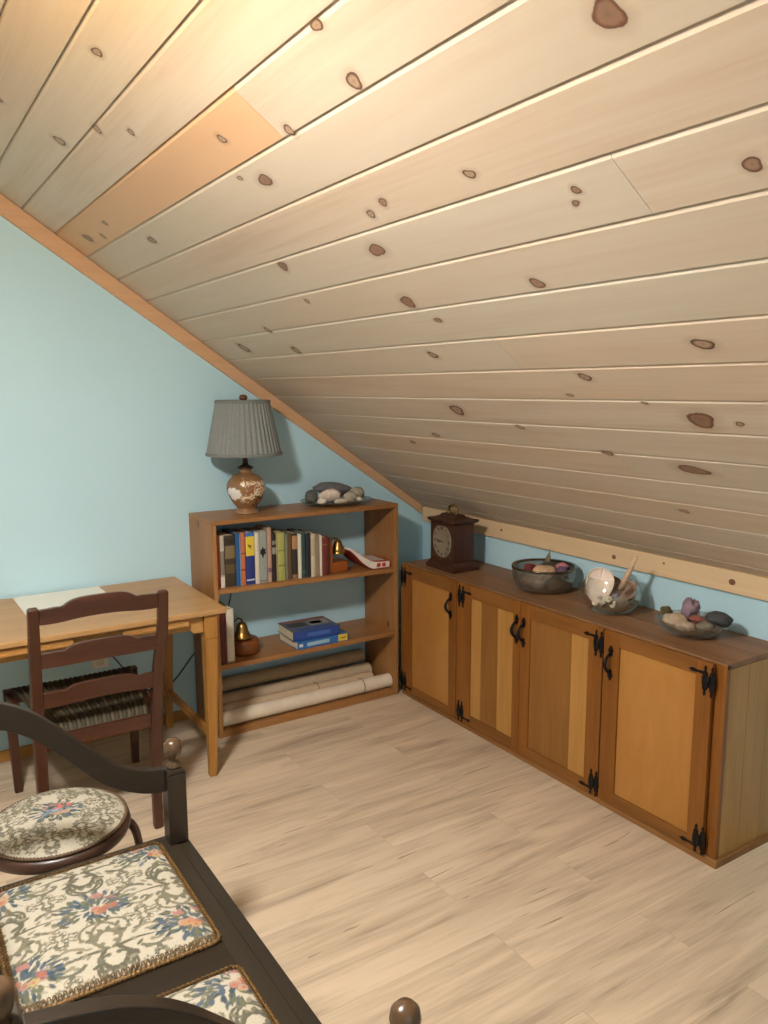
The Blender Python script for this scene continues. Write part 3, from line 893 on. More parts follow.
zb = SZ(-0.35)
st = thing('bell_stand', (-0.35, -0.22, zb), 'wooden stand with hanging brass bell, between the book row and the red paperback', 'bell')
MB().box(-0.423, -0.404, -0.272, -0.185, SZ(-0.43) + 0.0005, 0.894).build('upright', W_bell, st, bevel=0.003)
MB().box(-0.4035, -0.318, -0.272, -0.185, SZ(-0.41) + 0.0005, 0.772).build('base', wood('bell_base_wood', (168, 92, 38), (128, 64, 22), 'x', 0.35, 20), st, bevel=0.004)
MB().tube([(-0.404, -0.23, 0.872), (-0.385, -0.23, 0.889), (-0.362, -0.23, 0.891), (-0.352, -0.23, 0.884)], 0.004, 8).build('bracket', M_brass, st)
bl = MB().lathe(sc(BELLP, 1.3), (-0.352, -0.23, 0.812)).build('bell', M_brass, st)
MB().lathe([(0, 0.02), (0.008, 0.016), (0.009, 0.008), (0.004, 0)], (-0.352, -0.23, 0.866), 14).build('bell_loop', M_brass, bl)

st = thing('bell_stand', (-0.875, -0.2, S2), 'brass bell on a round wooden block beside the tall white book', 'bell')
MB().lathe([(0, 0), (0.072, 0), (0.074, 0.01), (0.074, 0.062), (0.068, 0.07), (0, 0.07)], (-0.872, -0.19, S2 + 0.0005), 40).build('base', wood('bell_block_wood', (142, 82, 40), (104, 56, 24), 'x', 0.35, 18), st)
MB().lathe(sc(BELLP, 1.45), (-0.885, -0.2, S2 + 0.083)).build('bell', M_brass, st)
MB().tube([(-0.925, -0.2, S2 + 0.07), (-0.936, -0.2, S2 + 0.12), (-0.930, -0.2, S2 + 0.165), (-0.905, -0.2, S2 + 0.182), (-0.886, -0.2, S2 + 0.172), (-0.885, -0.2, S2 + 0.157)], 0.005, 8).build('bracket', plain('dark_brass', (74, 62, 44), 0.4, 0.7), st)

# paper rolls on the bottom board
ROLLC = [((216, 202, 180), (178, 160, 134)), ((196, 172, 140), (150, 120, 88)), ((188, 166, 136), (150, 124, 94)), ((178, 158, 126), (130, 110, 84))]
ROLLS = [(-0.268, 0.0715, 0.040, -1.040, -0.062, 'white paper roll with a thin band lying in front on the bottom board', -0.24),
         (-0.186, 0.0715, 0.040, -1.036, -0.128, 'beige paper roll with a band lying behind the white roll', -0.47),
         (-0.093, 0.0815, 0.050, -1.034, -0.090, 'thick tan paper roll at the back of the bottom board', None),
         (-0.0455, 0.1575, 0.0385, -1.030, -0.105, 'brown paper roll lying on top of the others against the wall', None)]
for (y, z, r, xa, xb, lab, band), (c, c2) in zip(ROLLS, ROLLC):
    t = thing('paper_roll', ((xa + xb) / 2, y, z - r), lab, 'roll', 'paper rolls on the bottom board')
    pm = plain('rolled_paper', c, 0.85, var=0.06, scale=18)
    m = MB()
    n = 70
    outer = []; inner = []
    turns = 3.0
    for k in range(n + 1):
        a = 2 * math.pi * turns * k / n + 0.6
        rr_ = r * (0.62 + 0.38 * k / n)
        outer.append((y + rr_ * math.cos(a), z + rr_ * math.sin(a)))
        inner.append((y + (rr_ - 0.0012) * math.cos(a), z + (rr_ - 0.0012) * math.sin(a)))
    m.ribbon(outer, inner, 'x', xa, xb)
    m.build('sheet', pm, t, smooth=False)
    MB().tube([(xa + 0.004, y, z), (xb - 0.004, y, z)], r * 0.60, 20).build('core', plain('roll_core', c2, 0.9), t)
    if band:
        MB().tube([(band, y + (r + 0.0008) * math.cos(q), z + (r + 0.0008) * math.sin(q)) for q in [2 * math.pi * k / 28 for k in range(28)]], 0.0016, 6, closed=True).build('band', plain('rubber_band', (70, 52, 40), 0.7), t)

# ------------------------------------------------------------------ table lamp on the bookcase
LX, LY = -0.833, -0.182
lamp = thing('table_lamp', (LX, LY, BH), 'table lamp with grey pleated shade and floral brown urn base', 'lamp')


def vase_col(a, i):
    z = VZ[i]
    tan = np.array(lin((140, 104, 70)))
    d = Vector((math.cos(a), math.sin(a), z * 12))
    c = tan * (1 + 0.12 * noise.noise(d * 2))
    # angle facing the room's camera is about -110 degrees
    da = (math.degrees(a) - 250 + 180) % 360 - 180
    if z > 0.05 and ((da + 46) / 27) ** 2 + ((z - 0.105) / 0.030) ** 2 + 0.5 * noise.noise(d * 5) < 1: c = np.array(lin((226, 222, 214)))
    n1 = noise.noise(Vector((da * 0.13, z * 170, 3.1)))
    band = math.exp(-(((z - 0.155) / 0.016) ** 2)) * (da > -20) + math.exp(-(((z - 0.085 - da * 0.0004) / 0.022) ** 2)) * (da > -25) + 0.8 * math.exp(-(((z - 0.12) / 0.02) ** 2)) * (da > 20)
    if 0.02 < z < 0.18 and n1 * 0.6 + band * 0.5 > 0.42: c = np.array(lin((222, 206, 178)))
    n2 = noise.noise(Vector((da * 0.09, z * 120, 9.1)))
    if 0.02 < z < 0.17 and da > 0 and n2 > 0.28: c = np.array(lin((150, 82, 44)))
    if 0.04 < z < 0.09 and da > 24 and noise.noise(Vector((da * 0.1, z * 100, 5.7))) > 0.15: c = np.array(lin((70, 62, 40)))
    return tuple(c)


vp = smoothc([(0.001, 0.0), (0.052, 0.0), (0.053, 0.012), (0.046, 0.022), (0.048, 0.032), (0.070, 0.062), (0.088, 0.100), (0.093, 0.128), (0.086, 0.158), (0.062, 0.184), (0.034, 0.197), (0.026, 0.207), (0.030, 0.218), (0.001, 0.219)], 7)
VZ = [p[1] for p in vp]
MB().lathe(vp, (LX, LY, BH + 0.0004), 120, colf=vase_col).build('base', attr_mat('vase_glaze', 0.25, spec=0.5), lamp, color=True)
M_dkbr = plain('dark_bronze', (62, 46, 36), 0.4, 0.5)
MB().lathe([(0, 0.2195), (0.036, 0.2195), (0.040, 0.226), (0.024, 0.234), (0.014, 0.240), (0.012, 0.27), (0.016, 0.275), (0.010, 0.300), (0.006, 0.300), (0.005, 0.535), (0, 0.535)], (LX, LY, BH), 24).build('stem', M_dkbr, lamp)
M_shade = plain('grey_pleated_cloth', (128, 132, 130), 0.85, var=0.05, scale=90)
NP = 40
pl = lambda a, i: 1 + 0.055 * (abs(math.sin(NP * a / 2 + 0.3 * math.sin(5 * a))) ** 0.7 - 0.62)
zs0, zs1 = 0.290, 0.545
sp = [(0.177 - (0.177 - 0.126) * t, zs0 + (zs1 - zs0) * t) for t in [0, 0.04, 0.3, 0.6, 0.95, 1.0]]
cs = (LX - 0.004, LY, BH)
sh = MB().lathe(sp, cs, NP * 8, fr=pl)
sh.lathe([(r - 0.004, z) for r, z in sp], cs, NP * 4)
sho = sh.build('shade', M_shade, lamp, fixn=False)
for r, z0, z1 in ((0.180, zs0 - 0.004, zs0 + 0.010), (0.1295, zs1 - 0.010, zs1 + 0.004)):
    MB().lathe([(r + 0.0025, z0), (r + 0.0045, (z0 + z1) / 2), (r + 0.001, z1), (r - 0.004, z1), (r - 0.003, z0), (r + 0.0025, z0)], cs, 64).build('shade_binding', plain('shade_binding_cloth', (114, 118, 115), 0.85), sho)
spd = MB()
for q in range(3):
    a = q * 2.094
    spd.tube([(LX, LY, BH + 0.534), (LX - 0.004 + 0.126 * math.cos(a), LY + 0.126 * math.sin(a), BH + 0.540)], 0.0022, 6)
spd.build('shade_frame', M_dkbr, sho)
MB().lathe([(0, 0.5355), (0.008, 0.5355), (0.009, 0.545), (0.018, 0.553), (0.020, 0.562), (0.014, 0.572), (0, 0.575)], (LX, LY, BH), 18).build('finial', plain('wood_finial', (96, 58, 40), 0.4), lamp)

cord = MB()
cord.tube([tuple(p) for p in smoothc([(-0.845, -0.0035, 0.70), (-0.862, -0.0035, 0.60), (-0.905, -0.0035, 0.47), (-0.96, -0.0035, 0.41), (-1.02, -0.003, 0.37), (-1.075, -0.003, 0.325), (-1.18, -0.0035, 0.21), (-1.27, -0.0035, 0.17), (-1.38, -0.0035, 0.27), (-1.45, -0.0035, 0.375), (-1.495, -0.008, 0.425), (-1.52, -0.012, 0.43)], 5)], 0.0032, 6)
tag(cord.build('power_cord', M_black), 'thin black power cord running down the wall behind the bookcase to the outlet', 'cord')
ot = thing('wall_outlet', (-1.525, 0, 0.41), 'pale wall outlet low on the aqua wall behind the chair', 'outlet')
MB().box(-1.562, -1.488, -0.006, -0.0005, 0.35, 0.465).build('plate', M_white, ot, bevel=0.003)
for zz in (0.383, 0.431):
    MB().box(-1.543, -1.507, -0.0085, -0.0062, zz - 0.016, zz + 0.016).build('socket', plain('socket_white', (206, 202, 190), 0.4), ot, bevel=0.004)

# ------------------------------------------------------------------ stones, shells and their dishes
_sm = {}


def stone_mat(c, rough=0.7, var=0.22, scale=45):
    k = (c, rough, var)
    if k not in _sm: _sm[k] = plain('stone', c, rough, var=var, scale=scale, bump=0.5)
    return _sm[k]


def stone(c, size, col, label, rot=(0, 0, 0), seed=1, rough=0.15, cat='stone', group=None, name='stone', facet=0, mat=None):
    o = MB().blob((0, 0, 0), size, rot, seed, rough, facet=facet).build(name, mat or stone_mat(col), loc=(0, 0, 0))
    o.location = c
    return tag(o, label, cat, group)


# shallow glass plate with stones on top of the bookcase
PX, PY = -0.325, -0.172
pz = BH + 0.0006
el = lambda a, i: 1 - 0.28 * abs(math.sin(a)) ** 1.5
pm = MB().lathe([(0, 0.004), (0.09, 0.004), (0.14, 0.012), (0.196, 0.026), (0.200, 0.028), (0.196, 0.024), (0.14, 0.008), (0.09, 0), (0, 0)], (PX, PY, pz), 64, fr=el)
tag(pm.build('glass_plate', thin_glass('plate_glass', (0.86, 0.88, 0.86), 0.1, 0.2)), 'shallow oval glass plate holding stones on top of the bookcase', 'plate')
G = 'stones on the glass plate'
z0 = pz + 0.006
stone((PX + 0.005, PY + 0.040, z0 + 0.072), (0.112, 0.044, 0.034), (100, 98, 100), 'long slate grey stone on top of the plate pile', (0.15, 0.12, -0.1), 3, 0.14, group=G)
stone((PX - 0.065, PY - 0.045, z0 + 0.050), (0.058, 0.026, 0.038), (206, 190, 176), 'pale pinkish oval stone at the front of the plate', (0.45, -0.12, -0.45), 5, 0.07, group=G)
stone((PX - 0.150, PY - 0.005, z0 + 0.046), (0.034, 0.032, 0.036), (84, 88, 84), 'dark grey green stone at the left end of the plate', (0, 0.4, 0), 7, 0.15, group=G)
stone((PX + 0.055, PY - 0.052, z0 + 0.034), (0.042, 0.032, 0.030), (170, 160, 140), 'round beige stone at the front right of the plate', (0, 0, 0.3), 9, 0.08, group=G)
stone((PX + 0.125, PY + 0.0, z0 + 0.044), (0.046, 0.038, 0.034), (152, 146, 128), 'large round grey beige stone at the right end of the plate', (0, 0.1, 0), 11, 0.07, group=G)
stone((PX - 0.112, PY - 0.050, z0 + 0.024), (0.024, 0.020, 0.020), (214, 206, 190), 'small white stone under the pale oval stone', (0, 0, 0), 13, 0.12, group=G)
stone((PX - 0.01, PY - 0.070, z0 + 0.019), (0.040, 0.014, 0.015), (208, 198, 178), 'thin cream stone lying along the front rim of the plate', (0, 0, 0.1), 15, 0.12, group=G)
stone((PX + 0.100, PY - 0.070, z0 + 0.021), (0.022, 0.012, 0.013), (222, 214, 198), 'small bright white chip between the two beige stones', (0, 0.3, 0.4), 17, 0.2, group=G)

# deep cut-glass bowl
B1 = (0.208, -1.168)
zt = CH + 0.0006
bp_ = smoothc([(0.001, 0.006), (0.085, 0.006), (0.116, 0.020), (0.134, 0.050), (0.140, 0.085), (0.141, 0.104)], 5)
bo = smoothc([(0.147, 0.104), (0.146, 0.085), (0.140, 0.048), (0.122, 0.014), (0.090, 0.0), (0.001, 0.0)], 5)
b1 = thing('glass_bowl', (B1[0], B1[1], CH), 'deep grey glass bowl of shells and stones, nearest the mantel clock', 'bowl')
MB().lathe(bp_ + bo, (B1[0], B1[1], zt), 56, fr=lambda a, i: 1 + 0.006 * math.cos(18 * a)).build('bowl_body', M_glass_grey, b1)
MB().lathe([(0.136, 0.1045), (0.136, 0.112), (0.149, 0.114), (0.150, 0.1045), (0.136, 0.1045)], (B1[0], B1[1], zt), 56).build('rim', plain('silver_rim', (110, 100, 88), 0.15, 0.95, var=0.3, scale=60), b1)
G = 'pieces in the deep glass bowl'
zb_ = zt + 0.006
stone((B1[0] - 0.030, B1[1] - 0.030, zb_ + 0.088), (0.066, 0.052, 0.028), (200, 168, 134), 'large peach coloured stone in the deep bowl', (0.1, 0, 0.5), 21, 0.12, group=G)
stone((B1[0] - 0.020, B1[1] + 0.072, zb_ + 0.082), (0.040, 0.030, 0.024), (110, 42, 40), 'dark red piece at the left of the deep bowl', (0, 0.2, 0.3), 22, 0.2, group=G, facet=0.3)
stone((B1[0] + 0.052, B1[1] - 0.060, zb_ + 0.080), (0.036, 0.034, 0.028), (104, 84, 112), 'purple stone at the right of the deep bowl', (0, 0.2, 0.9), 23, 0.18, group=G, facet=0.3)
stone((B1[0] + 0.088, B1[1] - 0.028, zb_ + 0.092), (0.032, 0.024, 0.020), (196, 124, 132), 'pink shell fragment at the back right of the deep bowl', (0.2, 0.2, 0), 24, 0.2, group=G, facet=0.2)
stone((B1[0] + 0.062, B1[1] + 0.035, zb_ + 0.078), (0.046, 0.040, 0.030), (70, 66, 56), 'dark brown stone at the back of the deep bowl', (0, 0, 0), 25, 0.2, group=G)
stone((B1[0] - 0.055, B1[1] + 0.040, zb_ + 0.036), (0.040, 0.036, 0.026), (146, 132, 112), 'grey beige stone low at the left side of the deep bowl', (0, 0, 0), 26, 0.12, group=G)
stone((B1[0] - 0.010, B1[1] - 0.075, zb_ + 0.034), (0.044, 0.030, 0.024), (128, 112, 92), 'brown grey stone low at the right side of the deep bowl', (0, 0, 0.5), 27, 0.12, group=G)
stone((B1[0] - 0.072, B1[1] - 0.036, zb_ + 0.034), (0.026, 0.032, 0.022), (176, 166, 150), 'pale stone low at the front of the deep bowl', (0, 0, 0.5), 28, 0.12, group=G)
stone((B1[0] + 0.045, B1[1] - 0.005, zb_ + 0.022), (0.046, 0.044, 0.018), (110, 98, 84), 'flat dark stone at the bottom of the deep bowl', (0, 0, 0.5), 29, 0.12, group=G)
spike = MB().lathe([(0, 0.0), (0.016, 0.0), (0.013, 0.016), (0.008, 0.036), (0.0, 0.062)], (0, 0, 0), 9, fr=lambda a, i: 1 + 0.15 * math.cos(3 * a)).build('pointed_shell', stone_mat((118, 112, 78)), loc=(0, 0, 0))
spike.location = (B1[0] + 0.075, B1[1] + 0.055, zb_ + 0.098)
spike.rotation_euler = (0.1, 0.1, 0)
tag(spike, 'pointed olive spire shell standing up at the back of the deep bowl', 'shell', G)

# round clear bowl of sea shells
B2 = (0.175, -1.592)
b2p = smoothc([(0.001, 0.004), (0.050, 0.004), (0.092, 0.026), (0.118, 0.068), (0.116, 0.108), (0.100, 0.142), (0.097, 0.150)], 5)
b2o = [(r + 0.003, max(z - 0.004, 0)) for r, z in b2p[::-1]]
b2o[-1] = (0.001, 0.0)
tag(MB().lathe(b2p + [(0.099, 0.152)] + b2o, (B2[0], B2[1], zt), 56).build('glass_bowl', M_glass), 'round clear glass bowl of sea shells in the middle of the cabinet top', 'bowl')
G = 'shells in the round glass bowl'


def scallop(name, loc, rot, r, depth, mat, label, ribs=13, group=G, cat='shell', th=0.003):
    """ribbed fan shell, hinge at origin, fan along +x, hollow side up"""
    def f(u, v):
        a = (u - 0.5) * 2 * R(74)
        q = v * r * (1 - 0.10 * abs(2 * u - 1) ** 3) * (1 + 0.02 * math.cos(ribs * 2 * a))
        x = q * math.cos(a) * 1.0; y = q * math.sin(a) * 0.92
        dd = min(1, math.hypot((x - r * 0.5) / (r * 0.56), y / (r * 0.86)))
        z = -depth * (1 - dd ** 2) + 0.0018 * math.cos(ribs * 2 * a) * v
        return (x, y, z)
    o = MB().grid(f, 78, 16).build(name, mat, loc=(0, 0, 0), solid=th, fixn=False)
    o.location = loc; o.rotation_euler = rot
    return tag(o, label, cat, group)


def clam(loc, rot, size, mat, label, group=G):
    """deep smooth half shell with growth rings, opening along +z"""
    def f(u, v):
        a = u * 2 * math.pi; t = v * math.pi / 2
        ring = 1 + 0.012 * math.sin(v * 40)
        k = 1 - 0.22 * math.cos(a)
        return (size[0] * math.sin(t) * math.cos(a) * k * ring, size[1] * math.sin(t) * math.sin(a) * ring, -size[2] * math.cos(t) ** 0.8 * ring)
    o = MB().grid(f, 40, 22).build('clam_shell', mat, loc=(0, 0, 0), solid=0.003, fixn=False)
    o.location = loc; o.rotation_euler = rot
    return tag(o, label, 'shell', group)


M_scal = plain('white_shell', (232, 214, 200), 0.45, var=0.06, scale=25)
M_cl1 = plain('brown_shell', (156, 122, 100), 0.5, var=0.16, scale=22)
M_cl2 = plain('mauve_shell', (150, 116, 98), 0.5, var=0.2, scale=26)
M_cl3 = plain('grey_shell', (150, 136, 118), 0.5, var=0.18, scale=26)


def face(to, up=(0, 0, 1)):
    """euler turning local +z to 'to' with local +x towards 'up'"""
    z = Vector(to).normalized(); x = (Vector(up) - z * Vector(up).dot(z)).normalized(); y = z.cross(x)
    return Matrix((x, y, z)).transposed().to_euler()


bz = zt + 0.004
RT = Vector((0.84, -0.543, 0)); TW = Vector((-0.543, -0.84, 0))     # along and across the bowl as it stands in the room


def sp_(r, t, z): return tuple(Vector((B2[0], B2[1], bz + z)) + RT * r + TW * t)


def dirv(r, t, u): return tuple(RT * r + TW * t + Vector((0, 0, u)))


clam(sp_(-0.052, 0.020, 0.128), face(dirv(-0.15, 0.9, 0.35), dirv(0.22, 0.0, 1)), (0.072, 0.054, 0.018), M_scal, 'large white oval shell standing open at the left of the round bowl')
clam(sp_(-0.082, -0.030, 0.075), face(dirv(0.9, -0.2, 0.1), dirv(-0.15, 0, 1)), (0.060, 0.044, 0.022), M_cl1, 'brown clam shell against the left wall of the round bowl')
clam(sp_(0.060, 0.010, 0.088), face(dirv(-0.45, 0.5, 0.75), dirv(0.75, 0.0, 0.6)), (0.060, 0.044, 0.032), M_cl2, 'mauve brown clam shell leaning at the right of the round bowl')
clam(sp_(0.020, 0.034, 0.038), face(dirv(0.1, -0.75, 0.6), dirv(0.9, 0.0, 0.2)), (0.056, 0.040, 0.026), M_cl3, 'grey clam shell turned hollow side in at the bottom of the round bowl')
clam(sp_(0.018, -0.058, 0.090), face(dirv(-0.1, 0.9, 0.3), dirv(0.1, 0, 1)), (0.054, 0.042, 0.020), plain('tan_shell', (128, 98, 66), 0.5, var=0.2), 'tan clam shell standing at the back of the round bowl')
dm = MB()
pts = [sp_(0.030, 0.034, 0.100), sp_(0.041, 0.052, 0.145), sp_(0.054, 0.074, 0.195), sp_(0.068, 0.097, 0.249)]
dm.tube(pts, [0.013, 0.012, 0.010, 0.005], 10)
tag(dm.build('driftwood_stick', plain('driftwood', (206, 172, 142), 0.7, var=0.15, scale=40)), 'pale driftwood stick poking up out of the shell bowl', 'stick')
CG = 'white coral bits in the round bowl'
rc_ = random.Random(3)
for k in range(6):
    t = k / 5
    c = sp_(-0.076 + 0.062 * t, 0.074 - 0.010 * abs(math.sin(k * 2)), 0.058 + 0.016 * math.sin(k * 2.4))
    p = [Vector(c) + Vector((rc_.uniform(-.012, .012), rc_.uniform(-.014, .014), rc_.uniform(-.016, .016))) for _ in range(4)]
    o = MB().tube([tuple(x) for x in smoothc(p, 3)], [0.006, 0.0065, 0.006, 0.0055, 0.006, 0.0065, 0.006, 0.005, 0.0055, 0.004], 7).build('coral_piece', plain('coral_white', (226, 216, 198), 0.7) if k == 0 else bpy.data.materials['coral_white'], loc=c)
    tag(o, 'knobbly white coral bit below the white scallop shell', 'coral', CG)

# shallow clear dish of minerals
B3 = (0.190, -1.968)
d3 = smoothc([(0.001, 0.004), (0.06, 0.004), (0.094, 0.020), (0.116, 0.046), (0.121, 0.060)], 5)
d3o = [(r + 0.004, max(z - 0.003, 0)) for r, z in d3[::-1]]; d3o[-1] = (0.001, 0)
tag(MB().lathe(d3 + d3o, (B3[0], B3[1], zt), 56, fr=lambda a, i: 1 + 0.02 * math.cos(8 * a)).build('glass_dish', thin_glass('dish_glass', (0.92, 0.92, 0.9), 0.06, 0.12)), 'shallow clear glass dish of minerals at the near end of the cabinet', 'dish')
G = 'minerals in the shallow dish'
dz = zt + 0.006
stone((B3[0] + 0.002, B3[1] + 0.010, dz + 0.087), (0.036, 0.036, 0.046), (138, 116, 128), 'purple crystal standing up in the shallow dish', (0.2, 0.2, 0), 31, 0.2, group=G, facet=0.5)
stone((B3[0] - 0.022, B3[1] - 0.038, dz + 0.064), (0.020, 0.030, 0.014), (138, 76, 64), 'brick red stone bar in the middle of the shallow dish', (0, 0.1, 0.3), 32, 0.12, group=G, facet=0.3)
stone((B3[0] + 0.030, B3[1] - 0.098, dz + 0.070), (0.034, 0.046, 0.028), (62, 64, 66), 'dark slate stone overhanging the right rim of the shallow dish', (0.15, 0.1, 0.5), 33, 0.14, group=G)
stone((B3[0] - 0.040, B3[1] + 0.042, dz + 0.045), (0.044, 0.044, 0.026), (178, 156, 130), 'beige stone at the left of the shallow dish', (0, 0, 0), 34, 0.14, group=G)
stone((B3[0] - 0.010, B3[1] + 0.104, dz + 0.062), (0.022, 0.022, 0.018), (86, 76, 48), 'olive brown stone at the left rim of the shallow dish', (0.3, 0, 0.3), 35, 0.2, group=G)
stone((B3[0] - 0.070, B3[1] - 0.022, dz + 0.040), (0.026, 0.036, 0.020), (168, 148, 124), 'tan stone at the front of the shallow dish', (0, 0, 0.2), 36, 0.14, group=G)
stone((B3[0] + 0.055, B3[1] + 0.048, dz + 0.046), (0.044, 0.040, 0.026), (186, 168, 144), 'cream stone behind the purple crystal side of the dish', (0, 0, 0.2), 37, 0.14, group=G)
stone((B3[0] - 0.020, B3[1] - 0.075, dz + 0.044), (0.034, 0.032, 0.020), (120, 112, 96), 'grey stone under the dark slate one', (0, 0, 0.2), 38, 0.14, group=G)
stone((B3[0] + 0.010, B3[1] - 0.01, dz + 0.022), (0.06, 0.06, 0.018), (146, 128, 104), 'flat brown stone at the bottom of the shallow dish', (0, 0, 0.2), 39, 0.1, group=G)

# ------------------------------------------------------------------ mantel clock
ck = thing('mantel_clock', (0.145, -0.575, CH), 'dark wooden mantel clock with silver dial on the cabinet end', 'clock')
W_ck = wood('clock_mahogany', (74, 42, 28), (46, 25, 18), 'z', 0.32, 22, 1.4, spec=0.5)
x0, x1, y0, y1 = 0.066, 0.196, -0.674, -0.484
zt0 = CH + 0.0005


def frustum_stack(levels):
    m = MB()
    for k, (z, e) in enumerate(levels):
        m.add([(x0 - e, y0 - e, z), (x1 + e, y0 - e, z), (x1 + e, y1 + e, z), (x0 - e, y1 + e, z)], [])
    n = len(levels)
    fs = [(3, 2, 1, 0), tuple(4 * (n - 1) + i for i in range(4))]
    for k in range(n - 1):
        for i in range(4):
            j = (i + 1) % 4
            fs.append((4 * k + i, 4 * k + j, 4 * k + 4 + j, 4 * k + 4 + i))
    m.f = [list(f) for f in fs]; m.mi = [0] * len(fs); m.sm = [False] * len(fs)
    return m


frustum_stack([(zt0, 0.021), (zt0 + 0.020, 0.021), (zt0 + 0.024, 0.016), (zt0 + 0.034, 0.008), (zt0 + 0.046, 0.003), (zt0 + 0.048, 0.0)]).build('plinth', W_ck, ck, bevel=0.002)
cz0, cz1 = zt0 + 0.048, 0.975
fm = MB().box(x0, x1, y0, y1, cz0, cz1)
# raised door frame around the dial on the room side
fw = 0.014
for a in ((y0, y0 + fw, cz0, cz1), (y1 - fw, y1, cz0, cz1), (y0 + fw, y1 - fw, cz1 - fw, cz1), (y0 + fw, y1 - fw, cz0, cz0 + fw)):
    fm.box(x0 - 0.006, x0 + 0.001, *a)
fm.build('case', W_ck, ck, bevel=0.002)
frustum_stack([(cz1, 0.002), (cz1 + 0.006, 0.010), (cz1 + 0.012, 0.016), (cz1 + 0.022, 0.018), (cz1 + 0.024, 0.010), (cz1 + 0.028, -0.012), (cz1 + 0.036, -0.030), (cz1 + 0.042, -0.034), (cz1 + 0.046, -0.037)]).build('cornice', W_ck, ck, bevel=0.0015)
MB().box(x0 - 0.002, x0 - 0.0002, y0 + fw, y1 - fw, cz0 + fw, cz1 - fw).build('dial_plate', plain('dark_brass_plate', (84, 62, 44), 0.4, 0.4, var=0.2, scale=50), ck)
DYc, DZc, DR = (y0 + y1) / 2, (cz0 + cz1) / 2 + 0.004, 0.0765
MX = Matrix.Rotation(R(-90), 4, 'Y')      # lathe axis towards -x
el2 = Matrix.Diagonal((1.12, 1, 1, 1))
dial = MB().lathe([(0, 0.0), (DR, 0.0), (DR, 0.003), (DR - 0.004, 0.0042), (DR - 0.006, 0.003), (0, 0.003)], (x0 - 0.002, DYc, DZc), 48, M=(MX @ el2).to_3x3().to_4x4()).build('dial', plain('silver_dial', (142, 130, 110), 0.45, 0.25, var=0.08), ck)
M_num = plain('dial_black', (34, 28, 24), 0.6)
ROM = ['XII', 'I', 'II', 'III', 'IV', 'V', 'VI', 'VII', 'VIII', 'IX', 'X', 'XI']
STR = {'I': [(0, 0, 0, 1)], 'V': [(-0.3, 1, 0, 0), (0.3, 1, 0, 0)], 'X': [(-0.28, 0, 0.28, 1), (-0.28, 1, 0.28, 0)]}
WID = {'I': 0.34, 'V': 0.72, 'X': 0.7}
nm = MB()
for k, s in enumerate(ROM):
    th = 2 * math.pi * k / 12
    tw = sum(WID[c] for c in s); cx_ = -tw / 2
    H_ = 0.013
    for c in s:
        cx_ += WID[c] / 2
        for (a0, b0, a1, b1) in STR[c]:
            P = []
            for (a, b_) in ((a0, b0), (a1, b1)):
                P.append(Vector(((cx_ + a) * H_, DR * 0.70 + (b_) * H_)))
            dd_ = (P[1] - P[0]).normalized(); nn = Vector((-dd_.y, dd_.x)) * 0.0011
            quad = [P[0] - nn, P[0] + nn, P[1] + nn, P[1] - nn]
            out = []
            for q in quad:
                # rotate clockwise seen from the room; on this face image-right is -y
                rx = q.x * math.cos(th) + q.y * math.sin(th); rz = -q.x * math.sin(th) + q.y * math.cos(th)
                out.append((DYc - rx, DZc + rz * 1.12))
            nm.prism(out, 'x', x0 - 0.0056, x0 - 0.0049)
        cx_ += WID[c] / 2
nm.build('numerals', M_num, dial)


def hand(ang, L, w, xo):
    pts = [(-w, -0.008), (-w * 0.8, L * 0.55), (-w * 1.9, L * 0.68), (0, L), (w * 1.9, L * 0.68), (w * 0.8, L * 0.55), (w, -0.008)]
    out = [(DYc - (a * math.cos(ang) + b_ * math.sin(ang)), DZc + (-a * math.sin(ang) + b_ * math.cos(ang)) * 1.1) for a, b_ in pts]
    MB().prism(out, 'x', xo - 0.0006, xo).build('hand', M_num, dial)


hand(R(262), 0.036, 0.0024, x0 - 0.0064)
hand(R(276), 0.050, 0.0018, x0 - 0.0072)
hb_ = MB()
hz_ = cz1 + 0.046
yc_, xc_ = DYc, (x0 + x1) / 2
hb_.tube([tuple(p) for p in smoothc([(xc_, yc_ + 0.030, hz_), (xc_, yc_ + 0.034, hz_ + 0.018), (xc_, yc_ + 0.024, hz_ + 0.036), (xc_, yc_, hz_ + 0.042), (xc_, yc_ - 0.024, hz_ + 0.036), (xc_, yc_ - 0.034, hz_ + 0.018), (xc_, yc_ - 0.030, hz_)], 5)], 0.0066, 8)
for s in (-1, 1): hb_.lathe([(0, -0.001), (0.010, -0.001), (0.008, 0.006), (0.005, 0.014), (0, 0.016)], (xc_, yc_ + s * 0.030, hz_), 12)
hb_.blob((xc_, yc_, hz_ + 0.042), (0.010, 0.014, 0.009), rough=0)
hb_.build('handle', M_brass, ck)

# ------------------------------------------------------------------ desk
W_dx = wood('desk_oak', (190, 146, 86), (160, 112, 56), 'x', 0.4, 12, 0.9)
W_dtop = wood('desk_top_oak', (190, 150, 100), (164, 122, 74), 'x', 0.38, 10, 0.8)
W_dz = wood('desk_leg_oak', (180, 132, 66), (148, 98, 42), 'z', 0.4, 12, 0.9)
DX0, DX1, DY0, DY1, DH = -2.45, -1.151, -0.690, -0.012, 0.75
dk = thing('writing_desk', (-1.8, -0.35, 0), 'light oak writing desk standing against the aqua wall', 'desk')
MB().box(DX0, DX1, DY0, DY1, DH - 0.024, DH).build('top', W_dtop, dk, bevel=0.004)
ap = [(-2.365, 0.648), (-2.325, 0.648), (-2.31, 0.664), (-1.315, 0.664), (-1.300, 0.664), (-1.288, 0.650), (-1.245, 0.648), (-1.245, DH - 0.0245), (-2.365, DH - 0.0245)]
MB().prism(ap, 'y', -0.655, -0.635).build('apron', W_dx, dk, bevel=0.002)
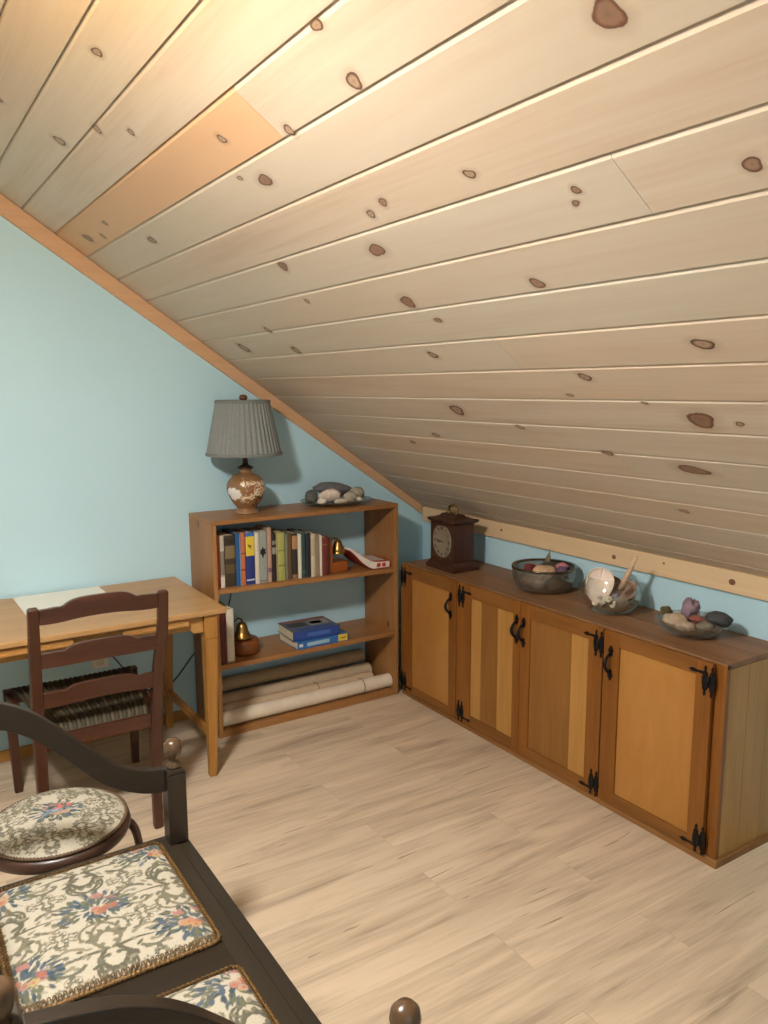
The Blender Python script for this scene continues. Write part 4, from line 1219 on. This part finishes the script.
MB().box(-2.365, -1.245, -0.075, -0.055, 0.65, DH - 0.0245).build('apron', W_dx, dk, bevel=0.002)
for xx in (-1.229, -2.384):
    MB().box(xx - 0.01, xx + 0.01, -0.618, -0.082, 0.650, DH - 0.0245).build('apron', wood('desk_end_oak', (182, 130, 66), (150, 100, 44), 'y', 0.4), dk, bevel=0.002)
for a, b_ in ((-1.579, -1.309), (-2.06, -1.764)):
    d = MB().box(a, b_, -0.674, -0.6555, 0.690, 0.7215).build('drawer', W_dx, dk, bevel=0.003)
    MB().prism([(-0.6745, 0.6905), (-0.684, 0.694), (-0.684, 0.699), (-0.6745, 0.701)], 'x', a + 0.01, b_ - 0.01).build('finger_lip', W_dx, d)
for (lx_, ly_) in ((-1.216, -0.648), (-1.216, -0.052), (-2.395, -0.648), (-2.395, -0.052)):
    lg = MB()
    lg.taper((lx_, ly_, 0.62), 0.056, 0.056, (lx_, ly_, DH - 0.0245), 0.056, 0.056)
    q = 0.010 if lx_ > -1.8 else -0.010
    lg.taper((lx_ - q, ly_, 0.0), 0.031, 0.031, (lx_, ly_, 0.6199), 0.056, 0.056)
    lg.build('leg', W_dz, dk, bevel=0.003)
for xx in (-1.222, -2.395):
    MB().box(xx - 0.011, xx + 0.011, -0.628, -0.070, 0.168, 0.200).build('stretcher', wood('desk_stretcher_oak', (180, 128, 62), (148, 98, 42), 'y', 0.4), dk, bevel=0.002)
MB().box(-2.383, -1.234, -0.066, -0.046, 0.168, 0.200).build('stretcher', W_dx, dk, bevel=0.002)
pp = MB()
pp.add([(-1.884, -0.025, DH + 0.0006), (-1.880, -0.347, DH + 0.0006), (-1.515, -0.215, DH + 0.0006), (-1.518, -0.022, DH + 0.0006), (-1.884, -0.025, DH + 0.0030), (-1.880, -0.347, DH + 0.0030), (-1.515, -0.215, DH + 0.0030), (-1.518, -0.022, DH + 0.0030)],
       [(3, 2, 1, 0), (4, 5, 6, 7), (0, 1, 5, 4), (1, 2, 6, 5), (2, 3, 7, 6), (3, 0, 4, 7)])
tag(pp.build('paper_sheet', plain('white_paper', (226, 226, 214), 0.8, var=0.01)), 'blank white sheet lying on the oak desk top', 'paper')

# ------------------------------------------------------------------ desk chair
W_cz = wood('chair_walnut_post', (78, 44, 26), (50, 26, 14), 'z', 0.35, 18, 1.2, spec=0.5)
W_cx = wood('chair_walnut_rail', (80, 44, 26), (52, 27, 15), 'x', 0.35, 18, 1.2, spec=0.5)
ch = thing('desk_chair', (-1.72, -0.62, 0), 'brown ladder back chair with ribbed cord seat pushed in at the oak desk', 'chair')


def post(xb, xm, xt, top=True):
    m = MB()
    P = [(xb, -0.930, 0.0, 0.032, 0.032), (xb * 0.5 + xm * 0.5, -0.885, 0.22, 0.038, 0.040), (xm, -0.868, 0.42, 0.042, 0.046), (xm * 0.7 + xt * 0.3, -0.875, 0.56, 0.040, 0.042), (xt, -0.905, 0.78, 0.038, 0.036), (xt, -0.930, 0.918, 0.036, 0.032), (xt, -0.932, 0.927, 0.028, 0.024)]
    vs = []
    for x, y, z, w, d in P:
        for a, b_ in ((-1, -1), (1, -1), (1, 1), (-1, 1)): vs.append((x + a * w / 2, y + b_ * d / 2, z))
    n = len(P)
    fs = [(3, 2, 1, 0), tuple(4 * (n - 1) + i for i in range(4))]
    for k in range(n - 1):
        for i in range(4): fs.append((4 * k + i, 4 * k + (i + 1) % 4, 4 * k + 4 + (i + 1) % 4, 4 * k + 4 + i))
    m.add(vs, fs)
    return m.build('back_post', W_cz, ch, bevel=0.006, seg=3)


post(-1.552, -1.522, -1.491)
post(-1.945, -1.938, -1.938)


def slat(zt_l, zb_l, zt_m, zb_m, y, xa=-1.922, xb=-1.508):
    tp, bt_ = [], []
    n = 40
    for k in range(n + 1):
        t = k / n
        x = xa + (xb - xa) * t
        s = math.sin(math.pi * t)
        # yoke outline: flat shoulders, small step, raised middle
        wv = 1 / (1 + math.exp(-(abs(t - 0.5) - 0.27) * -26))
        zt_ = zt_l + (zt_m - zt_l) * (0.75 * wv + 0.25 * s)
        wb = 1 / (1 + math.exp(-(abs(t - 0.5) - 0.25) * -16))
        zb = zb_l + (zb_m - zb_l) * wb
        zt_ -= 0.006 * math.exp(-((abs(t - 0.5) - 0.31) / 0.035) ** 2)
        tp.append((x, zt_)); bt_.append((x, zb))
    m = MB()
    m.ribbon(tp, bt_, 'y', y - 0.008, y + 0.008)
    # bow the slat backwards a little
    m.v = [(x, yy - 0.012 * math.sin(math.pi * (x - xa) / (xb - xa)), z) for x, yy, z in m.v]
    return m.build('slat', W_cx, ch, bevel=0.002)


slat(0.914, 0.860, 0.945, 0.873, -0.922)
slat(0.752, 0.698, 0.776, 0.702, -0.902)
slat(0.602, 0.545, 0.622, 0.556, -0.882)
# seat frame rails, seat, front legs, stretchers
FXL, FXR, FY = -1.965, -1.465, -0.335
MB().ribbon([(-1.917, -0.880), (-1.543, -0.880)], [(-1.917, -0.858), (-1.543, -0.858)], 'z', 0.385, 0.435).build('seat_rail', W_cx, ch, bevel=0.002)
MB().ribbon([(FXL + 0.02, FY - 0.010), (FXR - 0.02, FY - 0.010)], [(FXL + 0.02, FY + 0.012), (FXR - 0.02, FY + 0.012)], 'z', 0.385, 0.435).build('seat_rail', W_cx, ch, bevel=0.002)
for a, b_ in (((-1.930, -0.845), (FXL - 0.003, FY - 0.02)), ((-1.524, -0.845), (FXR + 0.003, FY - 0.02))):
    MB().prism([(a[0] - 0.011, a[1]), (a[0] + 0.011, a[1]), (b_[0] + 0.011, b_[1]), (b_[0] - 0.011, b_[1])], 'z', 0.385, 0.435).build('seat_rail', wood('chair_walnut_side', (82, 44, 26), (56, 28, 15), 'y', 0.35, 18), ch, bevel=0.002)
for xx in (FXL, FXR):
    s = 1 if xx > -1.7 else -1
    MB().taper((xx - s * 0.008, FY - 0.005, 0), 0.030, 0.030, (xx, FY, 0.445), 0.042, 0.042).build('leg', W_cz, ch, bevel=0.005)
NR = 24


def seat_pt(u, v):
    y = -0.852 + (FY + 0.015 + 0.852) * v
    xl = -1.905 + (FXL + 0.004 + 1.905) * v; xr = -1.547 + (FXR - 0.004 + 1.547) * v
    x = xl + (xr - xl) * u
    e = (1 - (2 * v - 1) ** 8) ** 0.5 if abs(2 * v - 1) < 1 else 0
    rib = abs(math.sin(math.pi * NR * u)) ** 0.6
    z = 0.424 + e * (0.034 + 0.009 * rib) - 0.014 * (1 - (2 * u - 1) ** 2) * (1 - (2 * v - 1) ** 2)
    return (x, y, z)


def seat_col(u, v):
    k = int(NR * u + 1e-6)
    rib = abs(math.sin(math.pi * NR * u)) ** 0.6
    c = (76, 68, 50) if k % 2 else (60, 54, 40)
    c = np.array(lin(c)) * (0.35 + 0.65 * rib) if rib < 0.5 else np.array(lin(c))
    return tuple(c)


sm_ = MB().grid(seat_pt, NR * 8, 44, colf=seat_col)
so = sm_.build('seat', attr_mat('woven_cord', 0.7, 0.08, 0.3, 300), ch, color=True, fixn=False)


# ------------------------------------------------------------------ tapestry pattern (woven colours of the upholstery)
class Weave:
    def __init__(s, w, h, res=0.0018, seed=1):
        s.res = res; s.nx = int(w / res) + 1; s.ny = int(h / res) + 1
        s.w, s.h = w, h
        base = np.array(lin((174, 167, 150)))
        s.img = np.tile(base, (s.nx, s.ny, 1))
        r_ = np.random.RandomState(seed)
        s.img *= (1 + 0.05 * r_.randn(s.nx, s.ny, 1))
        s.r = random.Random(seed)

    def dab(s, x, y, r, col, a=0.85):
        i0, i1 = max(int((x - r) / s.res), 0), min(int((x + r) / s.res) + 2, s.nx)
        j0, j1 = max(int((y - r) / s.res), 0), min(int((y + r) / s.res) + 2, s.ny)
        if i0 >= i1 or j0 >= j1: return
        X, Y = np.meshgrid(np.arange(i0, i1) * s.res, np.arange(j0, j1) * s.res, indexing='ij')
        m = np.clip((r + s.res * 0.4 - np.hypot(X - x, Y - y)) / (s.res * 0.8), 0, 1)[..., None] * a
        s.img[i0:i1, j0:j1] = s.img[i0:i1, j0:j1] * (1 - m) + np.array(col) * m

    def stroke(s, pts, w0, w1, col, a=0.85):
        n = max(2, int(sum(math.dist(pts[k], pts[k + 1]) for k in range(len(pts) - 1)) / (s.res * 0.9)))
        cum = [0]
        for k in range(len(pts) - 1): cum.append(cum[-1] + math.dist(pts[k], pts[k + 1]))
        for q in range(n + 1):
            d = cum[-1] * q / n
            k = max(i for i in range(len(cum)) if cum[i] <= d + 1e-9)
            k = min(k, len(pts) - 2)
            t = (d - cum[k]) / max(cum[k + 1] - cum[k], 1e-9)
            x = pts[k][0] + (pts[k + 1][0] - pts[k][0]) * t; y = pts[k][1] + (pts[k + 1][1] - pts[k][1]) * t
            f = q / n
            s.dab(x, y, max((w0 * (1 - f) + w1 * f), s.res * 0.5), col, a)

    def leaf(s, x, y, ang, L, w, col):
        n = 7
        for k in range(n + 1):
            f = k / n
            s.dab(x + math.cos(ang) * L * f, y + math.sin(ang) * L * f, w * math.sin(math.pi * min(0.12 + f * 0.86, 1)) + 0.0005, col)

    def curl(s, x, y, ang, size, turn, col, w=0.0042):
        pts = []
        for k in range(26):
            f = k / 25
            a = ang + turn * 4.6 * f
            rr_ = size * (1 - 0.72 * f)
            if k == 0: px, py = x, y
            else:
                st_ = size * 0.19 * (1 - 0.62 * f)
                px += math.cos(a) * st_; py += math.sin(a) * st_
            pts.append((px, py))
        s.stroke(pts, w, w * 0.55, col)
        s.dab(px, py, w * 1.35, col)
        return pts

    def scroll(s, x, y, k, flip=1):
        """acanthus scroll group"""
        A = [lin(c) for c in ((112, 108, 90), (92, 90, 76), (130, 125, 106), (104, 102, 88))]
        r = s.r
        for sx in (1, -1):
            base = 0 if sx > 0 else math.pi
            for j, (dx, dy, da, sz, tn) in enumerate(((0.005, 0.0, 0.55, 0.052, 1), (0.012, -0.004, -0.6, 0.046, -1), (0.045, 0.02, 0.9, 0.036, -1), (0.05, -0.022, -0.9, 0.036, 1), (0.02, 0.03, 1.7, 0.028, 1), (0.022, -0.03, -1.7, 0.028, -1))):
                col = A[j % 4]
                pts = s.curl(x + sx * dx * k, y + flip * dy * k, base + sx * flip * da, sz * k, sx * flip * tn, col, 0.0040 * k)
                for q in (4, 7, 10, 13):
                    p = pts[q]; p2 = pts[q + 1]
                    an = math.atan2(p2[1] - p[1], p2[0] - p[0])
                    s.leaf(p[0], p[1], an - sx * flip * tn * 1.0, 0.015 * k, 0.0034 * k, A[(j + q) % 4])
            s.stroke([(x + sx * 0.01 * k, y), (x + sx * 0.05 * k, y + 0.003), (x + sx * 0.085 * k, y - 0.004 * flip)], 0.0035 * k, 0.0015, A[1])
            for q in range(16):
                s.leaf(x + sx * (0.012 + 0.006 * q) * k, y + r.uniform(-0.034, 0.034) * k, base + r.uniform(-1.2, 1.2), r.uniform(0.010, 0.018) * k, 0.0032 * k, A[r.randrange(4)])

    def bouquet(s, x, y, k):
        r = s.r
        LV = [lin(c) for c in ((74, 86, 92), (62, 76, 84), (90, 97, 82), (80, 92, 104), (102, 100, 76))]
        FL = [lin(c) for c in ((168, 132, 100), (160, 120, 106), (168, 146, 106), (146, 102, 88), (174, 146, 122))]
        for q in range(95):
            a = r.uniform(0, 2 * math.pi); d = r.uniform(0.006, 0.050) * k
            s.leaf(x + math.cos(a) * d * 1.15, y + math.sin(a) * d * 0.85, a + r.uniform(-0.7, 0.7), r.uniform(0.012, 0.022) * k, r.uniform(0.0022, 0.0042) * k, r.choice(LV))
        for q in range(6):
            a = r.uniform(0, 6.28); d = r.uniform(0.0, 0.022) * k
            cx_, cy_ = x + 0.006 * k + math.cos(a) * d * 1.3, y - 0.008 * k + math.sin(a) * d * 0.7
            col = r.choice(FL)
            for p in range(6):
                b_ = a + p * 1.05
                s.dab(cx_ + math.cos(b_) * 0.005 * k, cy_ + math.sin(b_) * 0.005 * k, 0.0042 * k, tuple(v * r.uniform(0.8, 1.12) for v in col))
            s.dab(cx_, cy_, 0.003 * k, lin((168, 96, 70)))
        for q in range(3):
            a = r.uniform(0.4, 2.4)
            cx_, cy_ = x + math.cos(a) * 0.036 * k, y + math.sin(a) * 0.034 * k
            for p in range(5): s.dab(cx_ + r.uniform(-.007, .007) * k, cy_ + r.uniform(-.006, .006) * k, 0.004 * k, lin((156, 112, 104)))
        for q in range(14):
            a = r.uniform(0, 6.28)
            s.stroke([(x + math.cos(a) * 0.03 * k, y + math.sin(a) * 0.026 * k), (x + math.cos(a) * 0.064 * k, y + math.sin(a) * 0.052 * k)], 0.0014, 0.001, r.choice(LV))

    def at(s, u, v):
        return tuple(s.img[min(int(u * (s.nx - 1) + 0.5), s.nx - 1), min(int(v * (s.ny - 1) + 0.5), s.ny - 1)])


M_tap = attr_mat('floral_tapestry', 0.9, 0.35, 0.15, 500)
M_gimp_dark = plain('stool_braid', (92, 70, 48), 0.7, 0.0, var=0.3, scale=170)
M_gimp = plain('gold_gimp_braid', (108, 80, 40), 0.5, 0.2, var=0.55, scale=170, bump=0.8)


def seat_panel(parent, x0, x1, y0, y1, z, seed):
    W, H = x1 - x0, y1 - y0
    wv = Weave(W, H, seed=seed)
    cx_, cy_ = -2.0 - x0, (y1 - 0.215) - y0
    sx, sy = 0.185, 0.16
    for i in range(-3, 4):
        for j in range(-3, 4):
            X, Y = cx_ + i * sx, cy_ + j * sy
            if (i + j) % 2: wv.scroll(X, Y, 1.22, 1 if j % 2 else -1)
            wv.scroll(X + sx / 2, Y + sy / 2, 0.4, 1 if i % 2 else -1)
    for i in range(-3, 4):
        for j in range(-3, 4):
            X, Y = cx_ + i * sx, cy_ + j * sy
            if (i + j) % 2 == 0: wv.bouquet(X, Y, 1.3)
    nu, nv = int(W / 0.0021), int(H / 0.0021)

    def f(u, v):
        a, b_ = 2 * u - 1, 2 * v - 1
        e = max(0.0, 1 - a ** 6) ** 0.5 * max(0.0, 1 - b_ ** 6) ** 0.5
        return (x0 + W * u, y0 + H * v, z + 0.006 + 0.020 * e)
    o = MB().grid(f, nu, nv, colf=wv.at).build('seat_cushion', M_tap, parent, color=True, fixn=False)
    c = 0.018
    path = []
    for (cxn, cyn, a0) in ((x1 - c, y1 - c, 0), (x0 + c, y1 - c, 90), (x0 + c, y0 + c, 180), (x1 - c, y0 + c, 270)):
        for k in range(5):
            q = R(a0 + 22.5 * k)
            path.append((cxn + (c + 0.002) * math.cos(q), cyn + (c + 0.002) * math.sin(q)))
    pts = []
    for k in range(len(path)):
        a, b_ = Vector(path[k]), Vector(path[(k + 1) % len(path)])
        n = max(1, int((b_ - a).length / 0.0035))
        for q in range(n): pts.append(a + (b_ - a) * q / n)
    P3 = []; rad = []
    for k, p in enumerate(pts):
        P3.append((p.x, p.y, z + 0.008)); rad.append(0.0062 + 0.0020 * math.sin(k * 2.1))
    gm = MB().tube(P3, rad, 7, closed=True)
    # the woven loops of the braid, scalloping inwards over the cloth
    ctr = Vector(((x0 + x1) / 2, (y0 + y1) / 2))
    for k in range(0, len(pts), 3):
        p = pts[k]; t_ = (pts[(k + 1) % len(pts)] - pts[k - 1]).normalized(); n_ = Vector((-t_.y, t_.x))
        loop = []
        for q in range(9):
            a = math.pi * 2 * q / 9
            w = 0.0055 + 0.0060 * math.cos(a)
            off = p + n_ * w + t_ * 0.0040 * math.sin(a)
            inn_ = 1 - min(1.0, max(0.0, w) / 0.012)
            loop.append((off.x, off.y, z + 0.0115 + 0.0125 * (1 - inn_)))
        gm.tube(loop, 0.0014, 5, closed=True)
    gm.build('gimp_trim', M_gimp, o)
    return o


# ------------------------------------------------------------------ settee
W_sx = wood('settee_dark_rail', (46, 37, 28), (32, 26, 19), 'x', 0.36, 16, 1.0, spec=0.35)
W_sy = wood('settee_dark_frame', (52, 44, 34), (37, 31, 24), 'y', 0.4, 16, 1.0, spec=0.3)
W_sz = wood('settee_dark_post', (50, 39, 28), (34, 26, 19), 'z', 0.33, 16, 1.0, spec=0.5)
W_fin = plain('settee_finial_wood', (84, 64, 44), 0.25, var=0.1)
SX0, SX1, SY0, SY1, SZt = -2.33, -1.700, -2.895, -1.700, 0.420
se = thing('settee', (-2.0, -2.3, 0), 'dark wooden settee with two floral tapestry seat panels in the near left corner', 'settee')
sf = MB()
inn = 0.032
# outer moulding
sf.box(SX1 - inn, SX1, SY0, SY1, SZt - 0.065, SZt - 0.003, 1); sf.box(SX0, SX1 - inn - 0.0001, SY1 - inn, SY1, SZt - 0.065, SZt - 0.003, 0); sf.box(SX0, SX1 - inn - 0.0001, SY0, SY0 + inn, SZt - 0.065, SZt - 0.003, 0)
# inner flat frame around the two panels, split by a fine groove from the moulding
g = 0.0022
ix1, iy1, iy0 = SX1 - inn - g, SY1 - inn - g, SY0 + inn + g
pxa, pxb = -2.205, -1.782
pa = (-2.200, -1.738); pb = (-2.775, -2.300)
sf.box(pxb + 0.004, ix1, iy0, iy1, SZt - 0.05, SZt, 1); sf.box(SX0, pxa - 0.004, iy0, iy1, SZt - 0.05, SZt, 1)
for (ya, yb) in ((pa[1] + 0.004, iy1), (pb[1] + 0.004, pa[0] - 0.004), (iy0, pb[0] - 0.004)):
    sf.box(pxa - 0.0038, pxb + 0.0038, ya, yb, SZt - 0.05, SZt, 0)
sf.box(pxa - 0.003, pxb + 0.003, pa[0] - 0.003, pa[1] + 0.003, SZt - 0.03, SZt - 0.006, 0)
sf.box(pxa - 0.003, pxb + 0.003, pb[0] - 0.003, pb[1] + 0.003, SZt - 0.03, SZt - 0.006, 0)
sf.build('seat_frame', [W_sx, W_sy], se, bevel=0.0025)
seat_panel(se, pxa, pxb, pa[0], pa[1], SZt - 0.004, 5)
seat_panel(se, pxa, pxb, pb[0], pb[1], SZt - 0.004, 6)
YF, YNr = -1.738, -2.866
for yy in (YF, YNr):
    m = MB()
    m.box(-1.755, -1.703, yy - 0.026, yy + 0.026, SZt + 0.0002, 0.622)
    m.prism([(-1.755, 0.6222), (-1.703, 0.6222), (-1.712, 0.634), (-1.746, 0.634)], 'y', yy - 0.026, yy + 0.026)
    p = m.build('arm_post', W_sz, se, bevel=0.003)
    MB().lathe([(0, 0.634), (0.019, 0.634), (0.020, 0.640), (0.014, 0.650), (0.012, 0.658), (0.015, 0.664), (0.0225, 0.674), (0.0255, 0.690), (0.0230, 0.705), (0.014, 0.715), (0, 0.718)], (-1.729, yy, 0), 28).build('finial', W_fin, p)
    top = smoothc([(-1.7548, 0.638), (-1.81, 0.650), (-1.871, 0.679), (-1.930, 0.731), (-2.012, 0.817), (-2.078, 0.877), (-2.143, 0.914), (-2.20, 0.932), (-2.262, 0.944)], 6)
    bot = smoothc([(-1.7548, 0.574), (-1.81, 0.583), (-1.872, 0.611), (-1.930, 0.653), (-2.012, 0.743), (-2.078, 0.806), (-2.143, 0.846), (-2.20, 0.864), (-2.262, 0.874)], 6)
    MB().ribbon(top, bot, 'y', yy - 0.013, yy + 0.013).build('arm_rail', W_sx, se, bevel=0.003)
    # rear post, its finial, and legs
    bp2 = MB().box(-2.312, -2.262, yy - 0.026, yy + 0.026, SZt + 0.0002, 0.952).build('back_post', W_sz, se, bevel=0.003)
    MB().lathe([(0, 0.952), (0.016, 0.952), (0.011, 0.958), (0.016, 0.964), (0.021, 0.975), (0.022, 0.985), (0.019, 0.997), (0.011, 1.004), (0, 1.006)], (-2.287, yy, 0), 28).build('finial', W_fin, bp2)
    for lx_ in (-1.729, -2.287):
        MB().taper((lx_, yy, 0), 0.032, 0.032, (lx_, yy, SZt - 0.0655), 0.052, 0.052).build('leg', W_sz, se, bevel=0.004)
MB().box(-2.299, -2.275, YNr + 0.0265, YF - 0.0265, 0.86, 0.955).build('crest_rail', W_sy, se, bevel=0.006)
MB().box(-2.299, -2.275, YNr + 0.0265, YF - 0.0265, 0.50, 0.54).build('back_rail', W_sy, se, bevel=0.004)
for k in range(9):
    yy = YNr + 0.13 + k * (YF - YNr - 0.26) / 8
    MB().box(-2.294, -2.280, yy - 0.018, yy + 0.018, 0.5402, 0.8598).build('back_slat', W_sz, se, bevel=0.002)

# ------------------------------------------------------------------ round stool
stl = thing('round_stool', (-1.985, -1.475, 0), 'round stool with domed floral tapestry top between settee and desk chair', 'stool')
QX, QY, QR = -1.990, -1.455, 0.192
W_st = wood('stool_wood', (78, 54, 42), (56, 38, 30), 'x', 0.35, 18, spec=0.5)
MB().lathe([(0, 0.372), (QR - 0.01, 0.372), (QR + 0.006, 0.378), (QR + 0.012, 0.392), (QR + 0.008, 0.408), (QR - 0.004, 0.414), (0, 0.414)], (QX, QY, 0), 64).build('rim', W_st, stl)
wv = Weave(2 * QR, 2 * QR, seed=12)
for k in range(10):
    a = k * 2 * math.pi / 10
    wv.scroll(QR + 0.140 * math.cos(a), QR + 0.140 * math.sin(a), 0.56, 1 if k % 2 else -1)
for k in range(4):
    a = k * 2 * math.pi / 4 + 0.9
    wv.scroll(QR + 0.092 * math.cos(a), QR + 0.092 * math.sin(a), 0.36, 1)
wv.bouquet(QR, QR, 1.15)
for k in range(10):   # blue and red blossoms of the centre
    wv.dab(QR + wv.r.uniform(-.04, .03), QR + wv.r.uniform(-.006, .012), 0.007, lin((112, 124, 142)))
for k in range(6):
    wv.dab(QR + wv.r.uniform(0, .04), QR + wv.r.uniform(.012, .026), 0.006, lin((190, 100, 88)))
nr, na = 110, 260


def stool_f(u, v):
    r_ = QR * v; a = 2 * math.pi * u
    z = 0.4145 + 0.038 * max(0.0, 1 - v ** 4.5) ** 0.8
    return (QX + r_ * math.cos(a), QY + r_ * math.sin(a), z)


def stool_c(u, v):
    a = 2 * math.pi * u
    return wv.at(0.5 + 0.5 * v * math.cos(a), 0.5 + 0.5 * v * math.sin(a))


cu = MB().grid(stool_f, na, nr, colf=stool_c).build('seat_cushion', M_tap, stl, color=True, fixn=False)
P3 = []; rad = []
for k in range(380):
    a = 2 * math.pi * k / 380
    P3.append((QX + (QR - 0.001) * math.cos(a), QY + (QR - 0.001) * math.sin(a), 0.4185)); rad.append(0.0048 + 0.0016 * math.sin(k * 2.1))
MB().tube(P3, rad, 7, closed=True).build('gimp_trim', M_gimp_dark, cu)
for k in range(4):
    a = R(-8 + 90 * k)
    ca, sa = math.cos(a), math.sin(a)
    pr = smoothc([(QR - 0.012, 0.376), (QR + 0.010, 0.362), (QR + 0.026, 0.325), (QR + 0.036, 0.24), (QR + 0.034, 0.14), (QR + 0.034, 0.05), (QR + 0.044, 0.0)], 5)
    rl = [0.014 - 0.004 * min(1, i / (len(pr) - 1)) for i in range(len(pr))]
    pts = [(QX + r_ * ca, QY + r_ * sa, max(z, rl[-1] * 0.0 + 0.0)) for r_, z in pr]
    MB().tube(pts, rl, 10).build('leg', W_st, stl)
